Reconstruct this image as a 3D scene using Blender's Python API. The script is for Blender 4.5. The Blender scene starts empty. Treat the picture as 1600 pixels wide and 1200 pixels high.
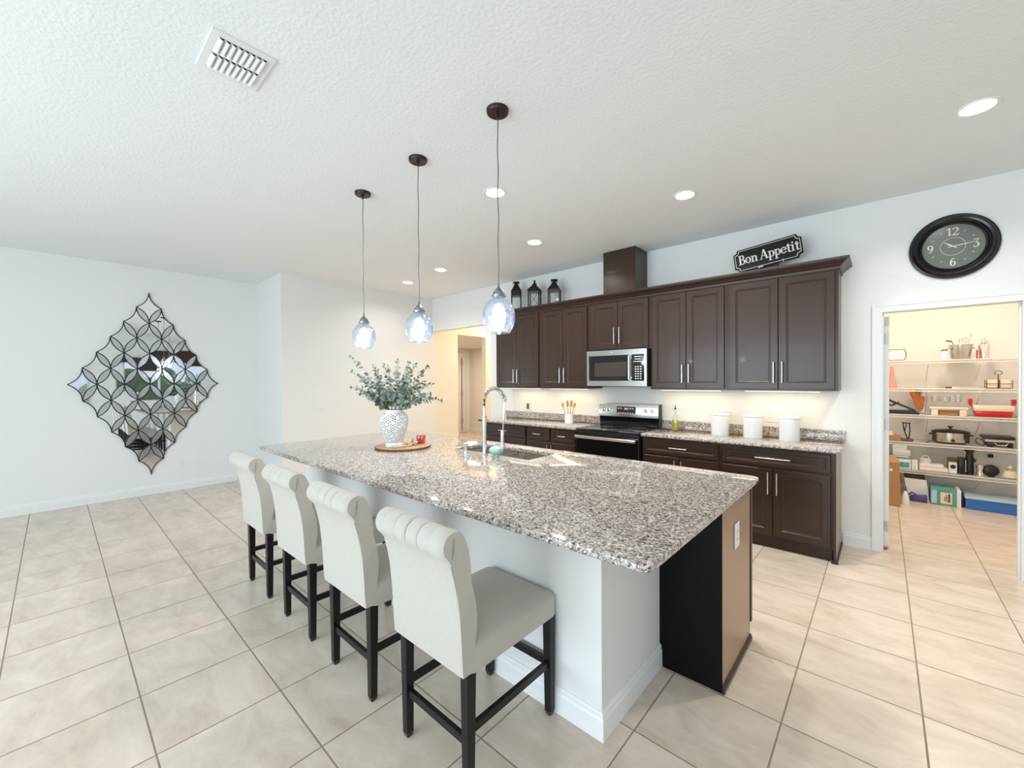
import bpy, bmesh, math, random
from math import sin, cos, pi, radians, sqrt, hypot, atan2
from mathutils import Vector, Matrix
random.seed(7)
S = bpy.context.scene
COL = S.collection

# ------------------------------------------------------------ camera
cam_d = bpy.data.cameras.new('camera'); cam = bpy.data.objects.new('camera', cam_d); COL.objects.link(cam)
F_PX, YAW, PITCH, ROLL, EYE = 643.70, radians(41.946), radians(-.5228), radians(-.3499), 1.48
cam_d.sensor_fit = 'HORIZONTAL'; cam_d.sensor_width = 36; cam_d.lens = 36*F_PX/1600; cam_d.clip_start = .05
fw = Vector((-sin(YAW)*cos(PITCH), cos(YAW)*cos(PITCH), sin(PITCH)))
rt = Vector((cos(YAW), sin(YAW), 0)); up = rt.cross(fw)
r2 = rt*cos(ROLL)+up*sin(ROLL); u2 = -rt*sin(ROLL)+up*cos(ROLL)
cam.matrix_world = Matrix((( r2.x, u2.x, -fw.x, 0), (r2.y, u2.y, -fw.y, 0), (r2.z, u2.z, -fw.z, EYE), (0, 0, 0, 1)))
S.camera = cam

# ------------------------------------------------------------ world, exposure
S.view_settings.view_transform = 'Standard'; S.view_settings.look = 'None'
S.view_settings.gamma = 1; S.view_settings.use_curve_mapping = False
S.view_settings.exposure = -0.12
W = bpy.data.worlds.new('sky'); S.world = W; W.use_nodes = True
W.node_tree.nodes['Background'].inputs[0].default_value = (.75, .87, 1, 1)
W.node_tree.nodes['Background'].inputs[1].default_value = 1.1

def area(name, loc, target, sx, sy, power, color, spread=180, shape='RECTANGLE'):
    l = bpy.data.lights.new(name, 'AREA'); l.shape = shape; l.size = sx
    if shape == 'RECTANGLE': l.size_y = sy
    l.energy = power; l.color = color; l.spread = radians(spread)
    o = bpy.data.objects.new(name, l); COL.objects.link(o); o.location = loc
    o.rotation_euler = (Vector(target)-Vector(loc)).to_track_quat('-Z', 'Y').to_euler()
    return o
DAY = (.76, .895, 1.0)
CEIL = 2.985
# daylight at the glass doors and the window behind the photographer
area('daylight_patio_door', (-2.6, -3.52, 1.25), (-2.6, 0, 1.25), 4.2, 2.2, 210, DAY)
area('daylight_rear_window', (1.9, -3.52, 1.5), (1.9, 0, 1.5), 2.0, 1.5, 80, DAY)

# ------------------------------------------------------------ materials
def new_mat(name):
    m = bpy.data.materials.new(name); m.use_nodes = True
    return m, m.node_tree.nodes, m.node_tree.links, m.node_tree.nodes['Principled BSDF']
def mat(name, col, rough=.5, metal=0, spec=.5, coat=0, emit=0, ecol=None, bump=0, bscale=100, var=0, vscale=8, trans=0, alpha=1, stretch=None, aniso=0, sheen=0):
    m, n, l, b = new_mat(name)
    b.inputs['Base Color'].default_value = (*col, 1); b.inputs['Roughness'].default_value = rough
    b.inputs['Metallic'].default_value = metal; b.inputs['Specular IOR Level'].default_value = spec
    b.inputs['Coat Weight'].default_value = coat; b.inputs['Coat Roughness'].default_value = .06
    b.inputs['Transmission Weight'].default_value = trans; b.inputs['Alpha'].default_value = alpha
    if sheen: b.inputs['Sheen Weight'].default_value = sheen
    if emit:
        b.inputs['Emission Color'].default_value = (*(ecol or col), 1); b.inputs['Emission Strength'].default_value = emit
    tc = n.new('ShaderNodeTexCoord'); src = tc.outputs['Object']
    if stretch:
        mp = n.new('ShaderNodeMapping'); mp.inputs['Scale'].default_value = stretch; l.new(src, mp.inputs[0]); src = mp.outputs[0]
    nz = n.new('ShaderNodeTexNoise'); nz.inputs['Scale'].default_value = vscale; nz.inputs['Detail'].default_value = 5; l.new(src, nz.inputs[0])
    if var:
        mx = n.new('ShaderNodeMix'); mx.data_type = 'RGBA'; l.new(nz.outputs[0], mx.inputs[0])
        mx.inputs[6].default_value = (*[max(0, c*(1-var)) for c in col], 1); mx.inputs[7].default_value = (*[min(1, c*(1+var)) for c in col], 1)
        l.new(mx.outputs[2], b.inputs['Base Color'])
    else:
        mr = n.new('ShaderNodeMapRange'); l.new(nz.outputs[0], mr.inputs[0])
        mr.inputs[3].default_value = max(0, rough*.9); mr.inputs[4].default_value = min(1, rough*1.1); l.new(mr.outputs[0], b.inputs['Roughness'])
    if bump:
        bn = n.new('ShaderNodeTexNoise'); bn.inputs['Scale'].default_value = bscale; bn.inputs['Detail'].default_value = 3; l.new(src, bn.inputs[0])
        bp = n.new('ShaderNodeBump'); bp.inputs['Strength'].default_value = bump; bp.inputs['Distance'].default_value = .01
        l.new(bn.outputs[0], bp.inputs['Height']); l.new(bp.outputs[0], b.inputs['Normal'])
    return m

def glass(name, tint=(1, 1, 1), gloss=.12, haze=0):
    m, n, l, b = new_mat(name); n.remove(b)
    t = n.new('ShaderNodeBsdfTransparent'); t.inputs[0].default_value = (*tint, 1)
    g = n.new('ShaderNodeBsdfGlossy'); g.inputs['Roughness'].default_value = .02
    lw = n.new('ShaderNodeLayerWeight'); lw.inputs[0].default_value = .35
    ad = n.new('ShaderNodeMath'); ad.operation = 'MULTIPLY_ADD'; l.new(lw.outputs['Facing'], ad.inputs[0]); ad.inputs[1].default_value = .55; ad.inputs[2].default_value = gloss*.4
    mx = n.new('ShaderNodeMixShader'); l.new(ad.outputs[0], mx.inputs[0]); l.new(t.outputs[0], mx.inputs[1]); l.new(g.outputs[0], mx.inputs[2])
    out = mx
    if haze:
        tr = n.new('ShaderNodeBsdfTranslucent'); tr.inputs[0].default_value = (.85, .90, 1, 1)
        out = n.new('ShaderNodeMixShader'); out.inputs[0].default_value = haze; l.new(mx.outputs[0], out.inputs[1]); l.new(tr.outputs[0], out.inputs[2])
    l.new(out.outputs[0], n['Material Output'].inputs[0]); return m

def granite(name):
    m, n, l, b = new_mat(name)
    tc = n.new('ShaderNodeTexCoord'); nz = n.new('ShaderNodeTexNoise'); nz.inputs['Scale'].default_value = 60
    l.new(tc.outputs['Object'], nz.inputs[0])
    vm = n.new('ShaderNodeVectorMath'); vm.operation = 'MULTIPLY_ADD'; l.new(nz.outputs['Color'], vm.inputs[0]); vm.inputs[1].default_value = (.012, .012, .012); l.new(tc.outputs['Object'], vm.inputs[2])
    v = n.new('ShaderNodeTexVoronoi'); v.inputs['Scale'].default_value = 140; l.new(vm.outputs[0], v.inputs['Vector'])
    sp = n.new('ShaderNodeSeparateColor'); l.new(v.outputs['Color'], sp.inputs[0])
    cr = n.new('ShaderNodeValToRGB'); cr.color_ramp.interpolation = 'CONSTANT'; e = cr.color_ramp.elements
    cols = [(0, (.075, .06, .055)), (.10, (.20, .15, .12)), (.25, (.31, .27, .24)), (.47, (.44, .405, .375)), (.70, (.56, .525, .49)), (.88, (.74, .70, .67))]
    e[0].position = 0; e[0].color = (*cols[0][1], 1); e[1].position = cols[1][0]; e[1].color = (*cols[1][1], 1)
    for p, c in cols[2:]:
        q = e.new(p); q.color = (*c, 1)
    l.new(sp.outputs[0], cr.inputs[0]); l.new(cr.outputs[0], b.inputs['Base Color'])
    b.inputs['Roughness'].default_value = .045; b.inputs['Specular IOR Level'].default_value = .75
    return m

def floor_mat():
    m, n, l, b = new_mat('travertine_look_floor_tile')
    g = n.new('ShaderNodeNewGeometry'); sx = n.new('ShaderNodeSeparateXYZ'); l.new(g.outputs['Position'], sx.inputs[0])
    def M(op, a, bb=None, c=None):
        k = n.new('ShaderNodeMath'); k.operation = op
        for i, q in enumerate((a, bb, c)):
            if q is None: continue
            if isinstance(q, (int, float)): k.inputs[i].default_value = q
            else: l.new(q, k.inputs[i])
        return k.outputs[0]
    ds = []; cells = []
    for ax, off, pitch in ((0, .321, .4553), (1, -3.437+9*.4542, .4542)):
        u = M('DIVIDE', M('ADD', sx.outputs[ax], off+20*pitch), pitch)
        fr = M('FRACT', u); cells.append(M('FLOOR', u))
        ds.append(M('MULTIPLY', M('MINIMUM', fr, M('SUBTRACT', 1, fr)), pitch))
    d = M('MINIMUM', ds[0], ds[1])
    mask = n.new('ShaderNodeMapRange'); mask.inputs[1].default_value = .0022; mask.inputs[2].default_value = .0042; l.new(d, mask.inputs[0])
    cb = n.new('ShaderNodeCombineXYZ'); l.new(cells[0], cb.inputs[0]); l.new(cells[1], cb.inputs[1])
    wn = n.new('ShaderNodeTexWhiteNoise'); l.new(cb.outputs[0], wn.inputs[0])
    vm = n.new('ShaderNodeVectorMath'); vm.operation = 'MULTIPLY_ADD'; l.new(wn.outputs['Color'], vm.inputs[0]); vm.inputs[1].default_value = (7, 7, 7); l.new(g.outputs['Position'], vm.inputs[2])
    mp = n.new('ShaderNodeMapping'); mp.inputs['Scale'].default_value = (1.5, 3.0, 1); l.new(vm.outputs[0], mp.inputs[0])
    n1 = n.new('ShaderNodeTexNoise'); n1.inputs['Scale'].default_value = 2.1; n1.inputs['Detail'].default_value = 8; n1.inputs['Roughness'].default_value = .65; n1.inputs['Distortion'].default_value = .5; l.new(mp.outputs[0], n1.inputs[0])
    cr = n.new('ShaderNodeValToRGB'); e = cr.color_ramp.elements
    e[0].position = .27; e[0].color = (.55, .455, .36, 1); e[1].position = .72; e[1].color = (.79, .69, .585, 1)
    q = e.new(.42); q.color = (.655, .555, .455, 1); q = e.new(.55); q.color = (.715, .62, .52, 1)
    l.new(n1.outputs[0], cr.inputs[0])
    n2 = n.new('ShaderNodeTexNoise'); n2.inputs['Scale'].default_value = 8; n2.inputs['Detail'].default_value = 9; n2.inputs['Roughness'].default_value = .75; l.new(mp.outputs[0], n2.inputs[0])
    r2_ = n.new('ShaderNodeMapRange'); r2_.inputs[1].default_value = .60; r2_.inputs[2].default_value = .72; r2_.inputs[4].default_value = .35; l.new(n2.outputs[0], r2_.inputs[0])
    m1 = n.new('ShaderNodeMix'); m1.data_type = 'RGBA'; l.new(r2_.outputs[0], m1.inputs[0]); l.new(cr.outputs[0], m1.inputs[6]); m1.inputs[7].default_value = (.47, .41, .34, 1)
    m2 = n.new('ShaderNodeMix'); m2.data_type = 'RGBA'; l.new(mask.outputs[0], m2.inputs[0]); m2.inputs[6].default_value = (.29, .22, .165, 1); l.new(m1.outputs[2], m2.inputs[7])
    l.new(m2.outputs[2], b.inputs['Base Color'])
    rr = n.new('ShaderNodeMapRange'); l.new(mask.outputs[0], rr.inputs[0]); rr.inputs[3].default_value = .8; rr.inputs[4].default_value = .24; l.new(rr.outputs[0], b.inputs['Roughness'])
    bp = n.new('ShaderNodeBump'); bp.inputs['Distance'].default_value = .002; bp.inputs['Strength'].default_value = .5; l.new(mask.outputs[0], bp.inputs['Height']); l.new(bp.outputs[0], b.inputs['Normal'])
    return m

M_ = {}
M_['floor'] = floor_mat()
M_['granite'] = granite('speckled_granite')
M_['wall'] = mat('white_wall_paint', (.83, .83, .815), .6, bump=.06, bscale=90)
M_['cream_wall'] = mat('warm_white_wall_paint', (.82, .79, .74), .6, bump=.05, bscale=90)
M_['ceiling'] = mat('knockdown_ceiling', (.86, .885, .90), .8, bump=.32, bscale=52)
M_['trim'] = mat('white_trim', (.84, .85, .85), .35)
M_['espresso'] = mat('espresso_wood', (.040, .020, .0125), .30, spec=.42, coat=.08, var=.12, vscale=3, stretch=(3, 3, .5))
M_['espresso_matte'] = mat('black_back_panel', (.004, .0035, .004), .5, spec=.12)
M_['espresso_lit'] = mat('espresso_wood_lit', (.33, .18, .10), .28, spec=.6, var=.08, vscale=3, stretch=(3, 3, .5))  # end panel wood lightened; warm grazing reflection painted into the base colour
M_['toe'] = mat('dark_shoe_moulding', (.03, .012, .009), .3)
M_['nickel'] = mat('brushed_nickel', (.72, .71, .69), .26, metal=1)
M_['steel'] = mat('brushed_steel', (.62, .60, .57), .24, metal=1, var=.05, vscale=30, stretch=(1, 1, 30))
M_['chrome'] = mat('chrome', (.80, .80, .80), .10, metal=1)
M_['blackglass'] = mat('black_glass', (.006, .006, .007), .06, spec=.8)
M_['darkwin'] = mat('oven_window_glass', (.05, .04, .034), .10, spec=.8)
M_['black'] = mat('black_plastic', (.012, .011, .011), .35)
M_['blackmetal'] = mat('black_metal', (.016, .015, .016), .42, metal=.3)
M_['bronze'] = mat('dark_bronze', (.045, .035, .03), .35, metal=.7)
M_['greymetal'] = mat('grey_metal', (.24, .25, .27), .35, metal=.8)
M_['fabric'] = mat('ivory_linen', (.56, .525, .465), .95, spec=.2, bump=.35, bscale=420, var=.05, vscale=60, sheen=.3)
M_['welt'] = mat('linen_welt', (.27, .26, .24), .95)
M_['legwood'] = mat('black_brown_wood', (.009, .007, .008), .33, spec=.3)
M_['glide'] = mat('glide_tip', (.05, .045, .045), .3, metal=.5)
M_['porcelain'] = mat('white_glazed_ceramic', (.86, .87, .88), .12, coat=.4)
M_['canister'] = mat('white_enamel', (.84, .84, .83), .25, coat=.3)
M_['plastic'] = mat('white_plastic', (.86, .86, .84), .35)
M_['slot'] = mat('dark_slot', (.05, .05, .05), .6)
M_['darkplug'] = mat('grey_plug', (.12, .12, .13), .5)
M_['leaf'] = mat('eucalyptus_leaf', (.225, .29, .24), .5, var=.55, vscale=26)
def leaf_mat():
    m, n, l, b = new_mat('eucalyptus_leaf'); g = n.new('ShaderNodeNewGeometry'); cr = n.new('ShaderNodeValToRGB'); e = cr.color_ramp.elements
    e[0].position = 0; e[0].color = (.10, .12, .065, 1); e[1].position = 1; e[1].color = (.42, .50, .48, 1)
    for p, c in ((.3, (.15, .19, .14)), (.6, (.24, .30, .25)), (.85, (.32, .40, .37))):
        q = e.new(p); q.color = (*c, 1)
    l.new(g.outputs['Random Per Island'], cr.inputs[0]); l.new(cr.outputs[0], b.inputs['Base Color']); b.inputs['Roughness'].default_value = .5
    return m
M_['leaf'] = leaf_mat()
M_['hall'] = mat('warm_cream_hall_wall', (.85, .80, .69), .6, bump=.05, bscale=90)  # hall walls a warmer cream than the kitchen walls
M_['stem'] = mat('brown_green_stem', (.17, .13, .075), .7, var=.2)
M_['wood'] = mat('light_wood', (.52, .33, .17), .5, var=.25, vscale=6, stretch=(1, 8, 1))
M_['bark'] = mat('brown_wood_edge', (.20, .10, .05), .6, var=.2)
M_['bead'] = mat('natural_wood_bead', (.66, .52, .36), .5, var=.1)
M_['red_candle'] = mat('red_candle_glass', (.55, .045, .07), .18, coat=.5, var=.5, vscale=40)
M_['wax'] = mat('pink_wax', (.8, .30, .33), .5)
M_['teal'] = mat('pale_teal_glaze', (.40, .62, .58), .2, coat=.3)
M_['oil'] = mat('olive_oil', (.50, .47, .03), .08, trans=.35, spec=.6)
M_['clearglass'] = glass('clear_glass', (.97, .98, .98), .12)
M_['smokeglass'] = glass('pendant_glass', (.87, .91, .97), .30, .02)
M_['panelens'] = mat('clock_face_with_reflection', (.16, .18, .16), .12, coat=.6)  # grey-green reflection in the glass painted into the dark face colour
M_['clockblack'] = mat('clock_rim_black', (.010, .008, .009), .18, spec=.4)
M_['numeral'] = mat('cream_paint', (.78, .73, .60), .5)
M_['signblack'] = mat('sign_black', (.010, .009, .008), .5, spec=.25)
M_['signwhite'] = mat('sign_lettering', (.84, .82, .76), .5)
M_['mirror'] = mat('mirror_glass', (.90, .93, .94), .015, metal=1)
M_['petal'] = mat('bevelled_mirror_petal', (.66, .69, .70), .18, metal=1)
M_['led'] = mat('led_lens', (1, .97, .9), .5, emit=14, ecol=(1, .95, .86))
M_['bulb'] = mat('lit_bulb', (1, 1, 1), .5, emit=18, ecol=(.90, .95, 1))
M_['strip'] = mat('lit_strip', (1, .9, .7), .5, emit=3, ecol=(1, .80, .50))
M_['hinge'] = mat('hinge_metal', (.40, .40, .38), .35, metal=.9)
M_['doorwhite'] = mat('white_door', (.78, .79, .78), .4)
M_['wire'] = mat('white_coated_wire', (.84, .83, .80), .35)
M_['cardboard'] = mat('cardboard', (.44, .235, .10), .8, var=.12, vscale=5)
M_['orange'] = mat('orange_cloth', (.80, .25, .03), .8, var=.25, vscale=30)
M_['green'] = mat('leaf_green', (.20, .32, .06), .8, var=.2)
M_['pink'] = mat('pink_plastic', (.85, .38, .36), .4)
M_['red'] = mat('red_glaze', (.55, .01, .012), .2, coat=.4)
M_['creamglaze'] = mat('cream_glaze', (.80, .70, .56), .25, coat=.3)
M_['brown'] = mat('brown_plastic', (.16, .06, .03), .4)
M_['purple'] = mat('purple_plastic', (.07, .03, .19), .4)
M_['tealbox'] = mat('teal_printed_card', (.10, .36, .35), .5, var=.5, vscale=16)
M_['bluebox'] = mat('blue_box', (.035, .16, .52), .4)
M_['paleblue'] = mat('pale_blue_lid', (.45, .62, .74), .4)
M_['navy'] = mat('navy_card', (.02, .02, .10), .5)
M_['greyrubber'] = mat('grey_fabric', (.10, .11, .13), .8)
M_['grass'] = mat('lawn', (.09, .18, .04), .9, var=.4, vscale=3)
M_['hedge'] = mat('hedge_leaves', (.05, .13, .03), .8, var=.6, vscale=9, bump=1, bscale=12)
M_['displayred'] = mat('dark_red_display', (.05, .02, .02), .3)  # flat dark red display surface, not emissive
M_['whiteprint'] = mat('white_print', (.75, .75, .72), .5)

# ------------------------------------------------------------ mesh helpers
class MB:
    def __init__(s): s.b = bmesh.new()
    def box(s, x0, x1, y0, y1, z0, z1):
        x0, x1 = sorted((x0, x1)); y0, y1 = sorted((y0, y1)); z0, z1 = sorted((z0, z1))
        v = [s.b.verts.new((x, y, z)) for x in (x0, x1) for y in (y0, y1) for z in (z0, z1)]
        for f in ((0, 1, 3, 2), (4, 6, 7, 5), (0, 4, 5, 1), (2, 3, 7, 6), (0, 2, 6, 4), (1, 5, 7, 3)): s.b.faces.new([v[i] for i in f])
        return s
    def hexa(s, bot, top):
        n = len(bot); a = [s.b.verts.new(p) for p in bot]; c = [s.b.verts.new(p) for p in top]
        s.b.faces.new(a[::-1]); s.b.faces.new(c)
        for i in range(n): s.b.faces.new([a[i], a[(i+1) % n], c[(i+1) % n], c[i]])
        return s
    def tube(s, pts, r, seg=8, closed=False, caps=True):
        pts = [Vector(p) for p in pts]; n = len(pts); rings = []
        rr = r if isinstance(r, (list, tuple)) else [r]*n
        prev = None
        for i, p in enumerate(pts):
            if closed: t = pts[(i+1) % n]-pts[i-1]
            else: t = pts[min(i+1, n-1)]-pts[max(i-1, 0)]
            t.normalize()
            if prev is None:
                a = Vector((0, 0, 1)) if abs(t.z) < .9 else Vector((1, 0, 0)); u = t.cross(a).normalized()
            else:
                u = (prev-t*prev.dot(t)); u = u.normalized() if u.length > 1e-6 else t.orthogonal().normalized()
            prev = u; w = t.cross(u)
            rings.append([s.b.verts.new(p+(u*cos(2*pi*k/seg)+w*sin(2*pi*k/seg))*rr[i]) for k in range(seg)])
        m = n if closed else n-1
        for i in range(m):
            A, B = rings[i], rings[(i+1) % n]
            for k in range(seg): s.b.faces.new([A[k], A[(k+1) % seg], B[(k+1) % seg], B[k]])
        if caps and not closed: s.b.faces.new(rings[0][::-1]); s.b.faces.new(rings[-1])
        return s
    def lathe(s, prof, c, seg=32, axis='z', close=False):
        """prof: (radius, height) pairs; c centre; axis z up, or y (towards -y is +height), or x"""
        c = Vector(c); rings = []
        for r, h in prof:
            ring = []
            if r < 1e-6:
                ring = [s.b.verts.new(s._ax(c, 0, 0, h, axis))]
            else:
                for k in range(seg):
                    a = 2*pi*k/seg; ring.append(s.b.verts.new(s._ax(c, r*cos(a), r*sin(a), h, axis)))
            rings.append(ring)
        pairs = list(zip(rings[:-1], rings[1:]))
        if close: pairs.append((rings[-1], rings[0]))
        for A, B in pairs:
            if len(A) == 1 and len(B) == 1: continue
            for k in range(seg):
                k2 = (k+1) % seg
                if len(A) == 1: s.b.faces.new([A[0], B[k2], B[k]])
                elif len(B) == 1: s.b.faces.new([A[k], A[k2], B[0]])
                else: s.b.faces.new([A[k], A[k2], B[k2], B[k]])
        return s
    @staticmethod
    def _ax(c, a, b, h, axis):
        if axis == 'z': return c+Vector((a, b, h))
        if axis == 'y': return c+Vector((a, -h, b))
        return c+Vector((h, a, b))
    def ball(s, c, r, seg=16, rings=10, sx=1, sy=1, sz=1):
        prof = [(r*sin(pi*i/rings), -r*cos(pi*i/rings)) for i in range(rings+1)]
        n0 = len(s.b.verts); s.lathe([(max(a, 0) if 0 < i < rings else 0, h) for i, (a, h) in enumerate(prof)], (0, 0, 0), seg)
        s.b.verts.ensure_lookup_table()
        for v in s.b.verts[n0:]: v.co = Vector((v.co.x*sx, v.co.y*sy, v.co.z*sz))+Vector(c)
        return s
    def prism(s, poly, f, a, b):
        """poly in 2D; f(u, v, w) -> 3D; between w = a and b"""
        return s.hexa([f(u, v, a) for u, v in poly], [f(u, v, b) for u, v in poly])
    def xf(s, M, n0=0):
        s.b.verts.ensure_lookup_table()
        for v in s.b.verts[n0:]: v.co = M @ v.co
        return s
    def bevel(s, w, seg=2, angle=30):
        bmesh.ops.remove_doubles(s.b, verts=s.b.verts, dist=1e-5)
        ed = [e for e in s.b.edges if len(e.link_faces) == 2 and e.calc_face_angle(0) > radians(angle)]
        bmesh.ops.bevel(s.b, geom=ed, offset=w, segments=seg, affect='EDGES', profile=.5, clamp_overlap=True)
        return s
    def build(s, name, m, parent=None, smooth=False, label=None):
        bmesh.ops.recalc_face_normals(s.b, faces=s.b.faces)
        me = bpy.data.meshes.new(name)
        if parent is not None: off = wloc(parent)
        else:
            co = [v.co for v in s.b.verts]
            off = Vector(((min(c.x for c in co)+max(c.x for c in co))/2, (min(c.y for c in co)+max(c.y for c in co))/2, min(c.z for c in co)))
            off = Vector(round(q, 5) for q in off)
        for v in s.b.verts: v.co -= off
        s.b.to_mesh(me); s.b.free(); me.materials.append(M_[m] if isinstance(m, str) else m)
        o = bpy.data.objects.new(name, me); COL.objects.link(o)
        if parent is not None: o.parent = parent
        else: o.location = off
        if smooth:
            me.polygons.foreach_set('use_smooth', [True]*len(me.polygons))
            try: me.set_sharp_from_angle(angle=radians(38))
            except Exception: pass
        if label: o['label'] = label
        return o

def wloc(o):
    v = Vector((0, 0, 0))
    while o is not None: v += o.location; o = o.parent
    return v
def tag(o, label, cat, group=None):
    o['label'] = label; o['category'] = cat
    if group: o['group'] = group
    return o
def thing(name, loc, label, cat, group=None):
    o = bpy.data.objects.new(name, None); COL.objects.link(o); o.location = loc; o.empty_display_size = .1
    return tag(o, label, cat, group)
def struct(o):
    o['kind'] = 'structure'; return o
def kids(o): return [c for c in bpy.data.objects if c.parent is o]
def dup(root, loc, label, group=None):
    def cp(o, par):
        c = o.copy(); COL.objects.link(c)
        if par is not None: c.parent = par
        for k in kids(o): cp(k, c)
        return c
    r = cp(root, None); r.location = loc; r['label'] = label
    if group: r['group'] = group
    return r
def arc3(c, r, a0, a1, n, f): return [f(c[0]+r*cos(a0+(a1-a0)*i/n), c[1]+r*sin(a0+(a1-a0)*i/n)) for i in range(n+1)]

# ============================================================ ROOM SHELL
XM, YW = -7.20, 4.70
struct(MB().box(-9.4, 4.4, -3.8, 8.4, -.06, 0).build('floor', 'floor'))
struct(MB().box(-9.4, 4.4, -3.8, 8.4, CEIL, CEIL+.06).build('ceiling', 'ceiling'))
# mirror wall and the block that steps forward from it
struct(MB().box(XM-.12, XM, -3.8, 2.12, 0, CEIL).build('wall_left', 'wall'))
struct(MB().box(XM-.12, -6.2, 2.12, 4.76, 0, CEIL).build('wall_block', 'wall'))
struct(MB().box(XM-.12, -6.2, 4.7602, 5.31, 0, CEIL).box(-6.32, -6.2, 5.31, 6.08, 2.385, CEIL).box(-6.32, -6.2, 6.08, 8.2, 0, CEIL).build('wall_hall', 'hall'))
struct(MB().box(-4.68, -4.55, YW+.12, 8.2, 0, CEIL).build('wall_hall_right', 'hall'))
struct(MB().box(-6.2, -4.68, 8.1, 8.2, 0, CEIL).build('wall_hall_back', 'hall'))
# small room seen through the hall opening
struct(MB().box(-9.02, -8.9, 5.2, 8.2, 0, CEIL).build('wall_vestibule_left', 'cream_wall'))
struct(MB().box(-8.9, -6.32, 8.1, 8.2, 0, CEIL).build('wall_vestibule_back', 'cream_wall'))
struct(MB().box(-8.9, -6.32, 5.32, 8.1, 2.385, 2.46).build('ceiling_vestibule', 'cream_wall'))
struct(MB().box(-8.9, -7.32, 5.2, 5.31, 0, CEIL).build('wall_vestibule_front', 'cream_wall'))
# kitchen wall
struct(MB().box(-6.2, -4.68, YW, YW+.12, 2.39, CEIL).box(-4.68, -.016, YW, YW+.12, 0, CEIL)
       .box(-.016, .771, YW, YW+.12, 2.051, CEIL).box(.771, 4.3, YW, YW+.12, 0, CEIL).build('wall_kitchen', 'wall'))
# walls behind the photographer
struct(MB().box(-7.2, -4.75, -3.72, -3.6, 0, CEIL).box(-4.75, -.45, -3.72, -3.6, 2.4, CEIL).box(-.45, .85, -3.72, -3.6, 0, CEIL)
       .box(.85, 2.95, -3.72, -3.6, 0, .7).box(.85, 2.95, -3.72, -3.6, 2.3, CEIL).box(2.95, 4.3, -3.72, -3.6, 0, CEIL).build('wall_rear', 'wall'))
struct(MB().box(4.2, 4.32, -3.6, -.2, 0, CEIL).box(4.2, 4.32, -.2, .9, 0, .8).box(4.2, 4.32, -.2, .9, 2.1, CEIL).box(4.2, 4.32, .9, 1.45, 0, CEIL)
       .box(4.2, 4.32, 1.45, 3.75, 0, .95).box(4.2, 4.32, 1.45, 3.75, 2.05, CEIL).box(4.2, 4.32, 3.75, YW, 0, CEIL).build('wall_right', 'wall'))
def window(name, horiz, a0, a1, z0, z1, c, n, blinds=False):
    fr = MB()
    def B(mb, u0, u1, w0, w1, d0=-.03, d1=.03):
        if horiz: mb.box(u0, u1, c+d0, c+d1, w0, w1)
        else: mb.box(c+d0, c+d1, u0, u1, w0, w1)
    B(fr, a0, a1, z0, z0+.06); B(fr, a0, a1, z1-.06, z1)
    for i in range(n+1):
        u = a0+(a1-a0)*i/n; B(fr, max(a0, u-.03), min(a1, u+.03), z0+.06, z1-.06)
    f = struct(fr.build(name, 'trim'))
    g = MB(); B(g, a0+.03, a1-.03, z0+.06, z1-.06, -.004, .004); g.build('pane', 'clearglass', f)
    if blinds:
        bl = MB(); k = int((z1-z0)/.05)
        for i in range(k):
            z = z0+.03+i*(z1-z0-.06)/k; bl.box(c-.10, c-.05, a0+.02, a1-.02, z, z+.02)
        bl.build('blind_slats', 'trim', f)
    return f
window('window_1', True, -4.75, -.45, .02, 2.4, -3.66, 4)
window('window_2', True, .85, 2.95, .7, 2.3, -3.66, 2)
window('window_3', False, -.2, .9, .8, 2.1, 4.26, 1, True)
window('window_4', False, 1.45, 3.75, .95, 2.05, 4.26, 2)
struct(MB().box(4.10, 4.17, 1.35, 3.85, 1.98, 2.42).build('trim_window_valance', 'espresso'))
# outside seen only in reflections
o = MB().box(-12, 14, -12, -3.8, -.1, -.04).box(4.4, 14, -3.8, 9, -.1, -.04).build('ground_lawn', 'grass'); o['kind'] = 'structure'
random.seed(21); hb = MB()
for i in range(46): hb.ball((7.2+random.uniform(-.3, .3), 0.4+i*.14, random.uniform(.45, 1.45)), random.uniform(.35, .55), 10, 7)
o = hb.build('garden_hedge', 'hedge', None, True); tag(o, 'green garden hedge outside, seen only in the diamond mirror', 'hedge')

# pantry shell
PX0, PX1, PYB = -.28, 1.30, 7.36
struct(MB().box(PX0-.1, PX0, YW+.12, PYB, 0, CEIL).build('wall_pantry_left', 'cream_wall'))
struct(MB().box(PX1, PX1+.1, YW+.12, PYB, 0, CEIL).build('wall_pantry_right', 'cream_wall'))
struct(MB().box(PX0-.1, PX1+.1, PYB, PYB+.1, 0, CEIL).build('wall_pantry_back', 'cream_wall'))

# baseboards
def bprof(t=.014, h=.115): return [(0, 0), (t, 0), (t, h*.72), (t*.7, h*.80), (t*.62, h*.93), (t*.3, h), (0, h)]
def baseboard(name, p, q, nrm, parent=None, m='trim', h=.115, t=.014):
    """along floor from p to q, standing out along nrm"""
    P, Q, N = Vector((*p, 0)), Vector((*q, 0)), Vector((*nrm, 0))
    mb = MB(); pr = bprof(t, h)
    mb.hexa([P+N*u+Vector((0, 0, v)) for u, v in pr], [Q+N*u+Vector((0, 0, v)) for u, v in pr])
    o = mb.build(name, m, parent)
    if parent is None: struct(o)
    return o
baseboard('baseboard_left', (XM, -3.6), (XM, 2.12), (1, 0))
baseboard('baseboard_block', (XM, 2.12), (-6.2, 2.12), (0, -1))
baseboard('baseboard_block_side', (-6.2, 2.106), (-6.2, 5.31), (1, 0))
baseboard('baseboard_hall', (-6.2, 6.08), (-6.2, 8.1), (1, 0))
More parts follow.
